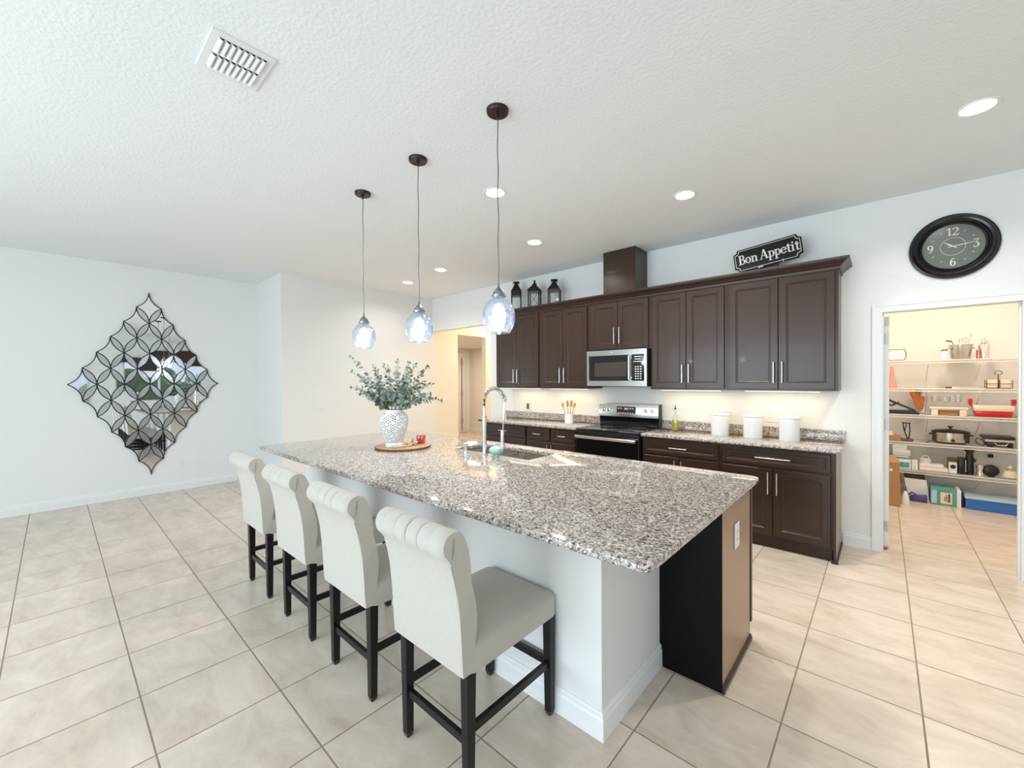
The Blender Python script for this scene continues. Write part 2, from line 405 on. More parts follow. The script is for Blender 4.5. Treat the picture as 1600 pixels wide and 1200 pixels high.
baseboard('baseboard_hall_back', (-6.2, 8.1), (-4.68, 8.1), (0, -1))
baseboard('baseboard_kitchen', (-.258, YW), (-.066, YW), (0, -1))
baseboard('baseboard_right', (.82, YW), (4.2, YW), (0, -1))
baseboard('baseboard_pantry', (PX0, PYB), (PX1, PYB), (0, -1))
baseboard('baseboard_vestibule', (-8.9, 5.31), (-8.9, 7.55), (1, 0))
baseboard('baseboard_vestibule_back', (-8.9, 8.1), (-6.32, 8.1), (0, -1))

# pantry doorway: casing, jamb, stop
cs = MB(); W_ = .066
def casing_prof(x0, x1, y0, y1, z0, z1): cs.box(x0, x1, y0, y1, z0, z1)
cs.box(-W_, 0, YW-.016, YW, 0, 2.035).box(.755, .755+W_, YW-.016, YW, 0, 2.035).box(-W_, .755+W_, YW-.016, YW, 2.035, 2.035+W_)
cs.box(-W_, -W_+.018, YW-.022, YW-.016, 0, 2.035+W_-.018).box(.755+W_-.018, .755+W_, YW-.022, YW-.016, 0, 2.035+W_-.018).box(-W_, .755+W_, YW-.022, YW-.016, 2.035+W_-.018, 2.035+W_)
struct(cs.build('trim_pantry_casing', 'trim'))
struct(MB().box(-.0158, 0, YW, YW+.12, 0, 2.035).box(.755, .7708, YW, YW+.12, 0, 2.035).box(-.0158, .7708, YW, YW+.12, 2.0352, 2.0508)
       .box(.0001, .010, YW+.03, YW+.065, 0, 2.034).box(.745, .7549, YW+.03, YW+.065, 0, 2.034).build('trim_pantry_jamb', 'trim'))
d = MB().box(.010, .045, YW+.125, YW+.82, .012, 2.01).bevel(.002, 1).build('door_1', 'doorwhite'); struct(d)
for z in (.19, 1.08, 1.82):
    MB().box(.0005, .004, YW+.07, YW+.119, z-.045, z+.045).tube([(.006, YW+.124, z-.048), (.006, YW+.124, z+.048)], .0055, 8).box(.010, .042, YW+.1215, YW+.1249, z-.045, z+.045).build('hinge', 'hinge', d)
MB().tube([(.02, YW+.70, .95), (-.03, YW+.70, .95)], .012, 10).ball((-.035, YW+.70, .95), .022).build('door_knob', 'nickel', d)
tag(MB().box(.004, .034, YW+.078, YW+.118, 0, .018).bevel(.004).build('door_stop', 'red'), 'small red wedge door stop at the foot of the pantry door', 'door stop')

# door and casing in the vestibule
dd = MB().box(-8.9, -8.875, 7.58, 7.66, 0, 2.18).box(-8.9, -8.875, 7.94, 8.02, 0, 2.18).box(-8.9, -8.875, 7.58, 8.02, 2.1801, 2.26).build('trim_vestibule_casing', 'trim'); struct(dd)
d2 = MB().box(-8.9, -8.865, 7.66, 7.94, .01, 2.18).build('door_2', 'doorwhite'); struct(d2)
MB().box(-8.865, -8.858, 7.722, 7.740, .05, 2.12).build('edge_gap', 'bronze', d2)
for z in (.35, 1.12, 1.98): MB().box(-8.858, -8.85, 7.70, 7.76, z-.07, z+.07).build('hinge', 'hinge', d2)

# ============================================================ RECESSED LIGHTS
def can(x, y, label, p=19):
    t = thing('recessed_light', (x, y, CEIL), label, 'ceiling light', 'recessed ceiling lights')
    MB().lathe([(.070, -.002), (.092, -.005), (.094, -.001), (.094, 0), (.070, 0)], (x, y, CEIL), 40, close=True).build('trim_ring', 'trim', t, True)
    MB().lathe([(0, -.003), (.070, -.003), (.070, -.0005), (0, -.0005)], (x, y, CEIL), 40).build('lens', 'led', t)
    a = area('recessed_lamp', (x, y, CEIL-.012), (x, y, 0), .13, .13, p, (1, .94, .85), 150, 'DISK')
can(.393, 3.46, 'bright round recessed ceiling light nearest the pantry doorway')
can(-1.205, 3.47, 'bright round recessed ceiling light in front of the sign on the cabinets')
can(-2.315, 2.385, 'round recessed ceiling light behind the cord of the largest pendant')
can(-2.83, 3.53, 'round recessed ceiling light above the lanterns on the cabinets')
can(-4.46, 3.53, 'farther recessed light, right one of the small pair above the far wall', 10)
can(-5.40, 3.64, 'farthest recessed light, left one of the small pair beside the middle pendant cord', 8)

# ============================================================ AIR VENT
t = thing('ceiling_vent', (-2.255, .588, CEIL), 'white louvred air vent on the ceiling at upper left', 'air vent')
vx0, vx1, vy0, vy1 = -2.41, -2.105, .465, .712
fr = MB()
cx = (vx0+vx1)/2; sl = []
rows = [(vx0+.035, cx-.006), (cx+.006, vx1-.035)]
ys = [vy0+.028+i*(vy1-vy0-.056)/8 for i in range(9)]
fr.box(vx0, rows[0][0], vy0, vy1, CEIL-.008, CEIL).box(rows[1][1], vx1, vy0, vy1, CEIL-.008, CEIL).box(rows[0][1], rows[1][0], ys[0], ys[-1], CEIL-.008, CEIL)
fr.box(rows[0][0], rows[1][1], vy0, ys[0], CEIL-.008, CEIL).box(rows[0][0], rows[1][1], ys[-1], vy1, CEIL-.008, CEIL)
fr.build('frame', 'trim', t)
MB().box(rows[0][0], rows[1][1], ys[0], ys[-1], CEIL-.0025, CEIL-.001).build('duct_opening', 'slot', t)
for a, b in rows:
    for i in range(8):
        y0, y1 = ys[i], ys[i+1]; lv = MB(); n = 6; top = []; bot = []
        for k in range(n+1):
            q = k/n; yy = y0+.0005+(y1-y0-.004)*q; zz = CEIL-.006-.013*sin(q*pi*.62)
            bot.append((yy, zz)); top.append((yy, zz+.002))
        poly = bot+top[::-1]
        lv.prism(poly, lambda u, v, w: Vector((w, u, v)), a+.004, b-.001); lv.build('louver', 'trim', t)

# ============================================================ PENDANTS
def pendant(x, y):
    t = thing('pendant_light', (x, y, CEIL), 'black-capped glass globe pendant with the largest canopy, nearest the camera', 'pendant light', 'glass pendants over the island')
    MB().lathe([(0, -.022), (.056, -.022), (.060, -.018), (.062, -.003), (.062, 0), (0, 0)], (x, y, CEIL), 36).build('canopy', 'bronze', t, True)
    MB().lathe([(0, -.05), (.006, -.05), (.010, -.0225), (0, -.0225)], (x, y, CEIL), 12).ball((x+.03, y, CEIL-.023), .004, 8, 6).ball((x-.03, y, CEIL-.023), .004, 8, 6).build('strain_relief', 'bronze', t, True)
    pts = [(x+.0016*sin(i*.9), y+.0016*cos(i*.8), CEIL-.04-i*(CEIL-.04-2.01)/26) for i in range(27)]
    MB().tube(pts, .0036, 6).build('cord', 'greymetal', t, True)
    MB().lathe([(0, 2.022), (.005, 2.022), (.008, 1.998), (.017, 1.990), (.026, 1.978), (.031, 1.974), (.033, 1.958), (.033, 1.944), (.024, 1.940), (.024, 1.905), (0, 1.905)], (x, y, 0), 24).build('socket_cap', 'greymetal', t, True)
    p = [(.041, 1.957), (.041, 1.946), (.037, 1.938), (.048, 1.931), (.057, 1.923), (.068, 1.912), (.077, 1.900), (.086, 1.880), (.0905, 1.855), (.092, 1.828), (.089, 1.802), (.081, 1.778), (.070, 1.758), (.061, 1.745)]
    inner = [(r-.003, z) for r, z in p[::-1]]
    MB().lathe(p+inner, (x, y, 0), 40, close=True).build('glass_globe', 'smokeglass', t, True)
    MB().lathe([(0, 1.795), (.020, 1.800), (.034, 1.816), (.038, 1.836), (.033, 1.862), (.018, 1.888), (.014, 1.904), (0, 1.904)], (x, y, 0), 24).build('bulb', 'bulb', t, True)
    return t
pp = pendant(-1.595, 1.668)
for x, lb in ((-2.345, 'middle one of the three glass globe pendants above the island'), (-3.09, 'farthest and smallest-looking glass globe pendant, above the eucalyptus')):
    dup(pp, (x, 1.668, CEIL), lb)
for x in (-1.595, -2.345, -3.09):
    l = bpy.data.lights.new('pendant_lamp', 'POINT'); l.energy = 5; l.color = (.88, .94, 1); l.shadow_soft_size = .035
    q = bpy.data.objects.new('pendant_lamp', l); COL.objects.link(q); q.location = (x, 1.668, 1.775)

# ============================================================ DOORS, DRAWERS, PULLS
def panel_mesh(x0, x1, z0, z1, yf, th=.019, fr=.058, flip=1):
    """a recessed-panel front facing -y (flip=1) or +y (flip=-1)"""
    mb = MB(); b = mb.b
    def ring(i, d): return [b.verts.new((x, yf+d*flip, z)) for x, z in ((x0+i, z0+i), (x1-i, z0+i), (x1-i, z1-i), (x0+i, z1-i))]
    R = [ring(0, th), ring(0, .003), ring(.003, 0), ring(fr, 0), ring(fr+.005, .006), ring(fr+.010, .006), ring(fr+.016, .010)]
    for A, B in zip(R[:-1], R[1:]):
        for k in range(4): b.faces.new([A[k], A[(k+1) % 4], B[(k+1) % 4], B[k]])
    b.faces.new(R[-1]); b.faces.new(R[0][::-1])
    return mb
def pull(c, length, vertical, parent, yf, s=-1):
    x, z = c; off = .03*s; h = length/2
    mb = MB(); y = yf+off
    if vertical: mb.tube([(x, y, z-h), (x, y, z+h)], .006, 10).tube([(x, yf, z-h*.72), (x, y, z-h*.72)], .0045, 8).tube([(x, yf, z+h*.72), (x, y, z+h*.72)], .0045, 8)
    else: mb.tube([(x-h, y, z), (x+h, y, z)], .006, 10).tube([(x-h*.72, yf, z), (x-h*.72, y, z)], .0045, 8).tube([(x+h*.72, yf, z), (x+h*.72, y, z)], .0045, 8)
    return mb.build('handle', 'nickel', parent, True)

# ---- upper cabinets
YU = 4.36
def upper(x0, x1, z0, z1, label, group='wall cabinets'):
    t = thing('wall_cabinet', ((x0+x1)/2, YU, z0), label, 'cabinet', group)
    MB().box(x0+.0005, x1-.0005, YU+.02, YW-.001, z0, z1).bevel(.001, 1).build('body', 'espresso', t)
    xm = (x0+x1)/2; g = .022
    for a, b_, hx in ((x0+g, xm-.002, xm-.033), (xm+.002, x1-g, xm+.033)):
        dr = panel_mesh(a, b_, z0+.012, z1-.018, YU).build('door', 'espresso', t)
        pull((hx, z0+.165), .19, True, dr, YU)
    return t
ZU0, ZU1 = 1.372, 2.40
upper(-4.245, -3.425, ZU0, ZU1, 'two-door dark wood wall cabinet at the far left end, partly behind the largest pendant')
upper(-3.425, -2.663, ZU0, ZU1, 'two-door dark wood wall cabinet just left of the microwave')
upper(-2.663, -1.888, 1.822, ZU1, 'short two-door dark wood wall cabinet above the microwave')
upper(-1.888, -1.122, ZU0, ZU1, 'two-door dark wood wall cabinet just right of the microwave')
upper(-1.122, -.272, ZU0, ZU1, 'widest two-door dark wood wall cabinet at the right end, under the sign')
# crown moulding swept round the run
cp = [(0, 2.392), (.010, 2.392), (.012, 2.412), (.022, 2.418), (.030, 2.432), (.046, 2.444), (.058, 2.452), (.060, 2.458), (.072, 2.460), (.074, 2.478), (0, 2.478)]
mb = MB(); xl, xr, yb = -4.247, -.270, YW-.001
rings = [[Vector((xl-o_, yb, z)) for o_, z in cp], [Vector((xl-o_, YU+.02-o_, z)) for o_, z in cp], [Vector((xr+o_, YU+.02-o_, z)) for o_, z in cp], [Vector((xr+o_, yb, z)) for o_, z in cp]]
vr = [[mb.b.verts.new(p) for p in r] for r in rings]
for A, B in zip(vr[:-1], vr[1:]):
    for k in range(len(cp)): mb.b.faces.new([A[k], A[(k+1) % len(cp)], B[(k+1) % len(cp)], B[k]])
mb.b.faces.new(vr[0]); mb.b.faces.new(vr[-1][::-1])
tag(mb.build('crown_moulding', 'espresso'), 'stepped dark crown moulding running along the top of the wall cabinets', 'moulding')
# duct cover
tag(MB().box(-2.47, -2.065, 4.385, YW-.001, 2.401, CEIL-.001).bevel(.002, 1).build('duct_cover', 'espresso'), 'dark wood box duct cover rising from the wall cabinets to the ceiling', 'duct cover')

# under-cabinet strips
def strip(x0, x1, label, pw):
    t = thing('under_cabinet_light', ((x0+x1)/2, 4.50, ZU0), label, 'light', 'under-cabinet lights')
    MB().box(x0, x1, 4.48, 4.52, ZU0-.012, ZU0-.0005).build('housing', 'trim', t)
    MB().box(x0+.01, x1-.01, 4.485, 4.515, ZU0-.0145, ZU0-.0121).build('lens', 'strip', t)
    area('under_cabinet_lamp', ((x0+x1)/2, 4.50, ZU0-.02), ((x0+x1)/2, 4.56, 0), x1-x0, .03, pw, (1, .78, .46))
strip(-4.1, -3.5, 'slim light strip under the far left wall cabinet', 1.5)
strip(-3.35, -2.75, 'slim light strip under the wall cabinet left of the microwave', 1.7)
strip(-1.82, -1.2, 'slim light strip under the wall cabinet right of the microwave', 1.7)
strip(-1.0, -.4, 'slim light strip under the rightmost wall cabinet', 1.7)

# ---- base cabinets
YB = 4.145
def base(x0, x1, spec, label, yf=YB, yb=YW-.001, flip=1, group='base cabinets', cat='cabinet', doors=2):
    t = thing('base_cabinet', ((x0+x1)/2, (yf+yb)/2, 0), label, cat, group)
    MB().box(x0+.0005, x1-.0005, yf+.02*flip, yb, .10, .884).build('body', 'espresso', t)
    MB().box(x0+.0005, x1-.0005, yf+.075*flip, yb, 0, .0995).build('toe_kick', 'toe', t)
    g = .02; xs = [x0+g, x1-g]
    nd = len(spec) if spec else 1
    for i in range(nd):
        a = xs[0]+(xs[1]-xs[0])*i/nd+(.002 if i else 0)+(.012 if i else 0); b_ = xs[0]+(xs[1]-xs[0])*(i+1)/nd-(.014 if i < nd-1 else 0)
        dr = panel_mesh(a, b_, .715, .865, yf, fr=.03, flip=flip).build('drawer', 'espresso', t); pull(((a+b_)/2, .79), spec[i], False, dr, yf, -flip)
    xm = (x0+x1)/2
    for a, b_, hx in ((xs[0], xm-.002, xm-.033), (xm+.002, xs[1], xm+.033)):
        dr = panel_mesh(a, b_, .115, .695, yf, flip=flip).build('door', 'espresso', t); pull((hx, .575), .19, True, dr, yf, -flip)
    return t
base(-1.122, -.285, [.26], 'wide dark base cabinet at the right end, with long door pulls, beside the pantry door')
base(-1.889, -1.122, [.17], 'dark base cabinet just right of the range, mostly hidden by the island')
base(-3.48, -2.70, [.115, .115], 'dark base cabinet with two narrow drawers, just left of the range')
base(-4.28, -3.48, [.16], 'dark base cabinet with one wide drawer behind the kitchen faucet')
# right end panel to the floor
t = thing('cabinet_end_panel', (-.277, 4.42, 0), 'dark panel closing the right end of the base cabinets', 'panel')
MB().box(-.2845, -.270, YB, YW-.001, 0, .884).build('panel', 'espresso_lit', t)
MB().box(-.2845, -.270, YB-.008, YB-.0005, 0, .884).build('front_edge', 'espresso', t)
MB().box(-.2695, -.258, YB-.006, YW-.016, 0, .022).box(-.30, -.258, YB-.012, YB-.0065, 0, .022).build('shoe_moulding', 'toe', t)
# toe board run under the right cabinets
tag(MB().box(-1.885, -.30, YB+.045, YB+.07, 0, .098).build('toe_board', 'toe'), 'dark toe board along the floor under the right base cabinets', 'moulding')

# countertops with backsplash
def counter(x0, x1, label, blabel):
    o = MB().box(x0, x1, YB-.03, YW-.022, .885, .915).bevel(.006, 2).build('countertop', 'granite', None, True); tag(o, label, 'countertop')
    b = MB().box(x0, x1, YW-.021, YW-.001, .9155, 1.012).bevel(.003, 1).build('backsplash', 'granite'); tag(b, blabel, 'backsplash')
counter(-1.888, -.240, 'speckled granite countertop right of the range holding three white canisters', 'low granite backsplash behind the three white canisters')
counter(-4.34, -2.690, 'speckled granite countertop left of the range holding the utensil crock', 'low granite backsplash behind the utensil crock')

# ============================================================ RANGE
t = thing('kitchen_range', (-2.29, 4.4, 0), 'black glass and stainless steel electric range between the base cabinets', 'range')
rx0, rx1 = -2.680, -1.900
MB().box(rx0+.003, rx1-.003, 4.14, 4.66, .03, .895).build('body', 'black', t)
MB().box(rx0, rx1, 4.10, 4.60, .896, .919).bevel(.004, 2).build('cooktop', 'blackglass', t, True)
for (bx, by, r) in ((-2.48, 4.24, .11), (-2.09, 4.24, .085), (-2.48, 4.47, .075), (-2.09, 4.47, .10)):
    MB().lathe([(r-.002, .9192), (r, .9192), (r, .9196), (r-.002, .9196)], (bx, by, 0), 40, close=True).build('burner_ring', 'greymetal', t)
MB().box(rx0+.005, rx1-.005, 4.105, 4.139, .86, .894).build('control_lip', 'black', t)
od = MB().box(rx0+.005, rx1-.005, 4.105, 4.139, .20, .855).bevel(.004, 1).build('oven_door', 'blackglass', t)
MB().box(rx0+.12, rx1-.12, 4.1035, 4.1048, .38, .72).build('window', 'blackglass', od)
MB().tube([(rx0+.02, 4.062, .825), (rx1-.02, 4.062, .825)], .019, 16).box(rx0+.02, rx0+.055, 4.065, 4.1045, .81, .84).box(rx1-.055, rx1-.02, 4.065, 4.1045, .81, .84).build('handle', 'steel', od, True)
MB().box(rx0+.005, rx1-.005, 4.105, 4.139, .04, .195).build('storage_drawer', 'black', t)
bg = MB().box(rx0+.03, rx1+.01, 4.605, 4.672, .90, 1.03).build('backguard', 'blackglass', t)
yt = lambda z: 4.585+(z-1.03)*.12
cpn = MB().hexa([(rx0+.015, 4.585, 1.03), (rx1+.008, 4.585, 1.03), (rx1+.008, 4.675, 1.03), (rx0+.015, 4.675, 1.03)], [(rx0+.025, 4.604, 1.19), (rx1+.008, 4.604, 1.19), (rx1+.008, 4.675, 1.19), (rx0+.025, 4.675, 1.19)]).bevel(.005, 2).build('control_panel', 'steel', t, True)
MB().box(rx1+.0085, rx1+.016, 4.60, 4.676, .90, 1.19).build('side_cap', 'black', t)
MB().box(-2.41, -2.17, 4.590, 4.600, 1.062, 1.155).build('display', 'displayred', cpn)
dg = MB()
for i in range(7): dg.box(-2.395+i*.031, -2.38+i*.031, 4.588, 4.591, 1.072, 1.084)
for i in (0, 1, 4.6, 5.6): dg.box(-2.395+i*.033, -2.375+i*.033, 4.588, 4.591, 1.125, 1.14)
dg.box(-2.31, -2.26, 4.588, 4.591, 1.118, 1.14).build('buttons', 'whiteprint', cpn)
for kx in (-2.60, -2.535, -2.045, -1.965):
    MB().lathe([(0, .028), (.016, .028), (.019, .022), (.020, .004), (.026, .002), (.026, 0), (0, 0)], (kx, 4.597, 1.108), 24, 'y').box(kx-.003, kx+.003, 4.563, 4.571, 1.092, 1.124).build('knob', 'chrome', t, True)

# ============================================================ MICROWAVE
t = thing('microwave', (-2.27, 4.48, 1.405), 'stainless steel over-the-range microwave hung under the short cabinet', 'microwave')
mx0, mx1, my = -2.640, -1.893, 4.285
MB().box(mx0+.004, mx1-.004, my+.03, YW-.002, 1.41, 1.8205).build('casing', 'black', t)
fm = MB()
for a in ((mx0, mx1, 1.758, 1.818), (mx0, mx1, 1.406, 1.466), (mx0, mx0+.028, 1.466, 1.758), (mx1-.028, mx1, 1.466, 1.758), (mx1-.205, mx1-.175, 1.466, 1.758)):
    fm.box(a[0], a[1], my, my+.029, a[2], a[3])
fm.build('face_frame', 'steel', t)
dw = MB().box(mx0+.0285, mx1-.2055, my+.004, my+.028, 1.4665, 1.7575).build('door_glass', 'blackglass', t)
MB().box(mx0+.105, mx1-.235, my+.0015, my+.0035, 1.515, 1.68).build('window_screen', 'darkwin', dw)
MB().tube([(mx1-.19, my-.032, 1.48), (mx1-.19, my-.032, 1.745)], .013, 12).box(mx1-.198, mx1-.182, my-.03, my-.0005, 1.49, 1.51).box(mx1-.198, mx1-.182, my-.03, my-.0005, 1.715, 1.735).build('handle', 'steel', t, True)
cpl = MB().box(mx1-.1745, mx1-.0285, my+.003, my+.028, 1.4665, 1.7575).build('keypad', 'blackglass', t)
kp = MB()
for r in range(6):
    for c in range(3): kp.box(mx1-.137+c*.030, mx1-.120+c*.030, my+.001, my+.0028, 1.485+r*.026, 1.496+r*.026)
for r, (a, b_) in enumerate(((.02, .115), (.035, .11), (.03, .12))): kp.box(mx1-.1745+a, mx1-.1745+b_, my+.001, my+.0028, 1.675+r*.027, 1.683+r*.027)
kp.build('key_markings', 'whiteprint', cpl)
MB().lathe([(0, .0015), (.007, .0015), (.007, 0), (0, 0)], (-2.31, my, 1.787), 16, 'y').build('badge', 'whiteprint', t)
MB().box(mx0+.05, mx1-.05, my+.05, 4.62, 1.400, 1.4095).build('vent_grille', 'black', t)

# ============================================================ ISLAND
t = thing('kitchen_island', (-2.3, 2.1, 0), 'long kitchen island with a white seating side and a dark wood cabinet end', 'kitchen island')
kx0, kx1, ky0, ky1 = -3.81, -.855, 1.492, 2.082
MB().box(kx0, kx1, ky0, ky1, 0, .884).build('knee_wall', 'wall', t)
h = .115
bb = MB(); pr = bprof()
P = [(kx0, ky1), (kx0, ky0), (kx1, ky0), (kx1, ky1-.0)]
loops = []
for (x, y), (ox, oy) in zip(P, ((-1, 0), (-1, -1), (1, -1), (1, 0))): loops.append([bb.b.verts.new((x+ox*u, y+oy*u, v)) for u, v in pr])
for A, B in zip(loops[:-1], loops[1:]):
    for k in range(len(pr)): bb.b.faces.new([A[k], A[(k+1) % len(pr)], B[(k+1) % len(pr)], B[k]])
bb.b.faces.new(loops[0]); bb.b.faces.new(loops[-1][::-1])
bb.build('baseboard', 'trim', t)
MB().box(kx0, -2.69, ky1+.004, 2.66, .10, .884).box(-2.69, -1.84, ky1+.004, 2.66, .10, .68).box(-1.84, -.578, ky1+.004, 2.66, .10, .884).box(-2.69, -1.84, 2.60, 2.66, .68, .884).box(-2.69, -1.84, ky1+.004, 2.22, .68, .884).build('cabinet_body', 'espresso', t)
MB().box(kx0, -.578, ky1+.004, 2.60, 0, .0995).build('toe_kick', 'toe', t)
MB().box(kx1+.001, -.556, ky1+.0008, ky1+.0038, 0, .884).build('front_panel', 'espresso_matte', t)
MB().hexa([(-.577, ky1+.004, 0), (-.556, ky1+.004, 0), (-.556, 2.628, 0), (-.577, 2.628, 0)], [(-.577, ky1+.004, .884), (-.556, ky1+.004, .884), (-.556, 2.628, .884), (-.577, 2.628, .884)]).build('end_panel', 'espresso_lit', t)
MB().box(-.577, -.551, 2.6325, 2.661, .10, .884).build('stile', 'espresso', t)
MB().box(-.5555, -.545, ky1-.002, 2.632, 0, .022).box(-.5555, -.549, ky1, 2.63, .022, .034).build('shoe_moulding', 'toe', t)
xs = [-3.80, -3.2, -2.65, -1.86, -1.22, -.58]
for a, b_ in zip(xs[:-1], xs[1:]):
    dr = panel_mesh(a+.01, b_-.01, .115, .865, 2.682, flip=-1).build('door', 'espresso', t); pull((b_-.06, .72), .19, True, dr, 2.682, 1)

# countertop with sink cut-out
def slab_hole(xs, ys, z0, z1, hole, name, m):
    mb = MB(); b = mb.b; V = {}
    def v(i, j, k):
        if (i, j, k) not in V: V[(i, j, k)] = b.verts.new((xs[i], ys[j], (z0, z1)[k]))
        return V[(i, j, k)]
    ok = lambda i, j: 0 <= i < len(xs)-1 and 0 <= j < len(ys)-1 and (i, j) != hole
    for i in range(len(xs)-1):
        for j in range(len(ys)-1):
            if not ok(i, j): continue
            b.faces.new([v(i, j, 1), v(i+1, j, 1), v(i+1, j+1, 1), v(i, j+1, 1)]); b.faces.new([v(i, j, 0), v(i, j+1, 0), v(i+1, j+1, 0), v(i+1, j, 0)])
            if not ok(i-1, j): b.faces.new([v(i, j, 0), v(i, j, 1), v(i, j+1, 1), v(i, j+1, 0)])
            if not ok(i+1, j): b.faces.new([v(i+1, j, 0), v(i+1, j+1, 0), v(i+1, j+1, 1), v(i+1, j, 1)])
            if not ok(i, j-1): b.faces.new([v(i, j, 0), v(i+1, j, 0), v(i+1, j, 1), v(i, j, 1)])
            if not ok(i, j+1): b.faces.new([v(i, j+1, 0), v(i, j+1, 1), v(i+1, j+1, 1), v(i+1, j+1, 0)])
    nx, ny = len(xs)-1, len(ys)-1
    ed = [e for e in b.edges if {tuple(e.verts)} and any({e.verts[0], e.verts[1]} == {V[(i, j, 0)], V[(i, j, 1)]} for i in (0, nx) for j in (0, ny))]
    bmesh.ops.bevel(b, geom=ed, offset=.045, segments=6, affect='EDGES', profile=.5)
    zt = [e for e in b.edges if len(e.link_faces) == 2 and abs(e.calc_face_angle(0)-pi/2) < .3 and abs(e.verts[0].co.z-e.verts[1].co.z) < 1e-5]
    bmesh.ops.bevel(b, geom=zt, offset=.007, segments=3, affect='EDGES', profile=.5)
    return mb.build(name, m, None, True)
IX0, IX1, IY0, IY1 = -4.09, -.522, 1.195, 2.722
SX0, SX1, SY0, SY1 = -2.66, -1.865, 2.245, 2.575
o = slab_hole([IX0, SX0, SX1, IX1], [IY0, SY0, SY1, IY1], .885, .915, (1, 1), 'island_countertop', 'granite')
tag(o, 'large speckled granite countertop covering the kitchen island', 'countertop')

# sink
t = thing('kitchen_sink', (-2.26, 2.41, .70), 'double-bowl stainless steel sink set into the island countertop', 'sink')
for a, b_ in ((SX0-.01, -2.245), (-2.225, SX1+.01)):
    mb = MB(); th = .0015; y0, y1 = SY0-.01, SY1+.01
    zt, zb = .8835, .70
    def rr(x0, x1, y0, y1, r, z, n=5):
        out = []
        for cx_, cy_, a0 in ((x1-r, y1-r, 0), (x0+r, y1-r, pi/2), (x0+r, y0+r, pi), (x1-r, y0+r, 1.5*pi)):
            for k in range(n+1): out.append(mb.b.verts.new((cx_+r*cos(a0+pi/2*k/n), cy_+r*sin(a0+pi/2*k/n), z)))
        return out
    A = [rr(a, b_, y0, y1, .05, zt), rr(a+.005, b_-.005, y0+.005, y1-.005, .05, zb+.03), rr(a+.03, b_-.03, y0+.03, y1-.03, .04, zb)]
    for P_, Q_ in zip(A[:-1], A[1:]):
        for k in range(len(P_)): mb.b.faces.new([P_[k], P_[(k+1) % len(P_)], Q_[(k+1) % len(P_)], Q_[k]])
    mb.b.faces.new(A[-1]); bw = mb.build('bowl', 'steel', t, True)
    MB().lathe([(0, .702), (.03, .702), (.04, .705), (.04, .701), (0, .701)], ((a+b_)/2, (y0+y1)/2, 0), 20).build('drain', 'chrome', bw)
MB().box(-2.2445, -2.2255, SY0-.009, SY1+.009, .84, .884).build('divider', 'steel', t)

# faucet
fx, fy = -2.232, 2.17
t = thing('kitchen_faucet', (fx, fy, .915), 'tall chrome spring-neck faucet standing at the island sink', 'faucet')
MB().lathe([(0, 0), (.027, 0), (.027, .008), (.018, .014), (.016, .05), (.0165, .26), (.019, .262), (.019, .29), (.014, .295), (.013, .37), (0, .37)], (fx, fy, .915), 24).build('body', 'chrome', t, True)
arc = []
for i in range(41):
    a = pi-(pi*1.02)*i/40; arc.append(Vector((fx+.095+.095*cos(a), fy+.02*(i/40), 1.335+.085*sin(a))))
arc = [Vector((fx, fy, 1.28)), Vector((fx, fy, 1.31))]+arc
MB().tube(arc, .0065, 8).build('hose', 'black', t, True)
sp = []; L = len(arc)-1; turns = 24
for i in range(turns*12+1):
    q = i/(turns*12)*L; k = min(int(q), L-1); f = q-k; p = arc[k].lerp(arc[k+1], f); tn = (arc[k+1]-arc[k]).normalized()
    n1 = Vector((0, 1, 0)); n1 = (n1-tn*n1.dot(tn)).normalized(); n2 = tn.cross(n1); a = 2*pi*i/12
    sp.append(p+n1*.0135*cos(a)+n2*.0135*sin(a))
MB().tube(sp, .003, 6).build('spring', 'chrome', t, True)
hx, hy = fx+.19, fy+.02
MB().tube([(hx, hy, 1.335), (hx-.004, hy, 1.25), (hx-.014, hy, 1.15), (hx-.022, hy, 1.10)], .006, 8).build('spray_hose', 'chrome', t, True)
MB().ball((hx, hy, 1.335), .014, 12, 8).build('elbow', 'chrome', t, True)
MB().lathe([(0, 1.115), (.011, 1.115), (.013, 1.10), (.013, 1.02), (.020, 1.012), (.023, .998), (.020, .985), (0, .985)], (hx-.024, hy, 0), 20).build('spray_head', 'chrome', t, True)
MB().tube([(fx, fy, 1.18), (fx-.045, fy-.01, 1.178)], .0055, 8).ball((fx-.047, fy-.01, 1.178), .008, 10, 8).build('holder_knob', 'bronze', t, True)
MB().tube([(fx-.012, fy, .985), (fx-.045, fy+.01, 1.0), (fx-.075, fy+.015, 1.03)], [.007, .006, .004], 8).build('lever', 'chrome', t, True)

t = thing('soap_dispenser', (-2.455, 2.18, .915), 'short chrome soap dispenser left of the kitchen faucet', 'soap dispenser')
MB().lathe([(0, 0), (.022, 0), (.022, .006), (.015, .010), (.015, .045), (.018, .05), (.018, .066), (0, .068)], (-2.455, 2.18, .915), 20).build('body', 'chrome', t, True)
MB().tube([(-2.455, 2.18, .972), (-2.40, 2.20, .978), (-2.375, 2.21, .968)], [.006, .005, .004], 8).build('spout', 'chrome', t, True)

t = thing('scrubber_holder', (-2.135, 2.195, .915), 'pale teal egg-shaped ceramic scrubber holder in front of the sink', 'holder')
MB().lathe([(.012, 0), (.024, 0), (.020, .010), (.030, .014), (.048, .026), (.055, .044), (.050, .060), (.030, .072), (.010, .077), (0, .078)], (-2.135, 2.195, .915), 28).build('bowl', 'teal', t, True)
for dx in (-.022, .022): MB().ball((-2.135+dx, 2.18, .922), .0085, 10, 8).build('foot', 'porcelain', t, True)

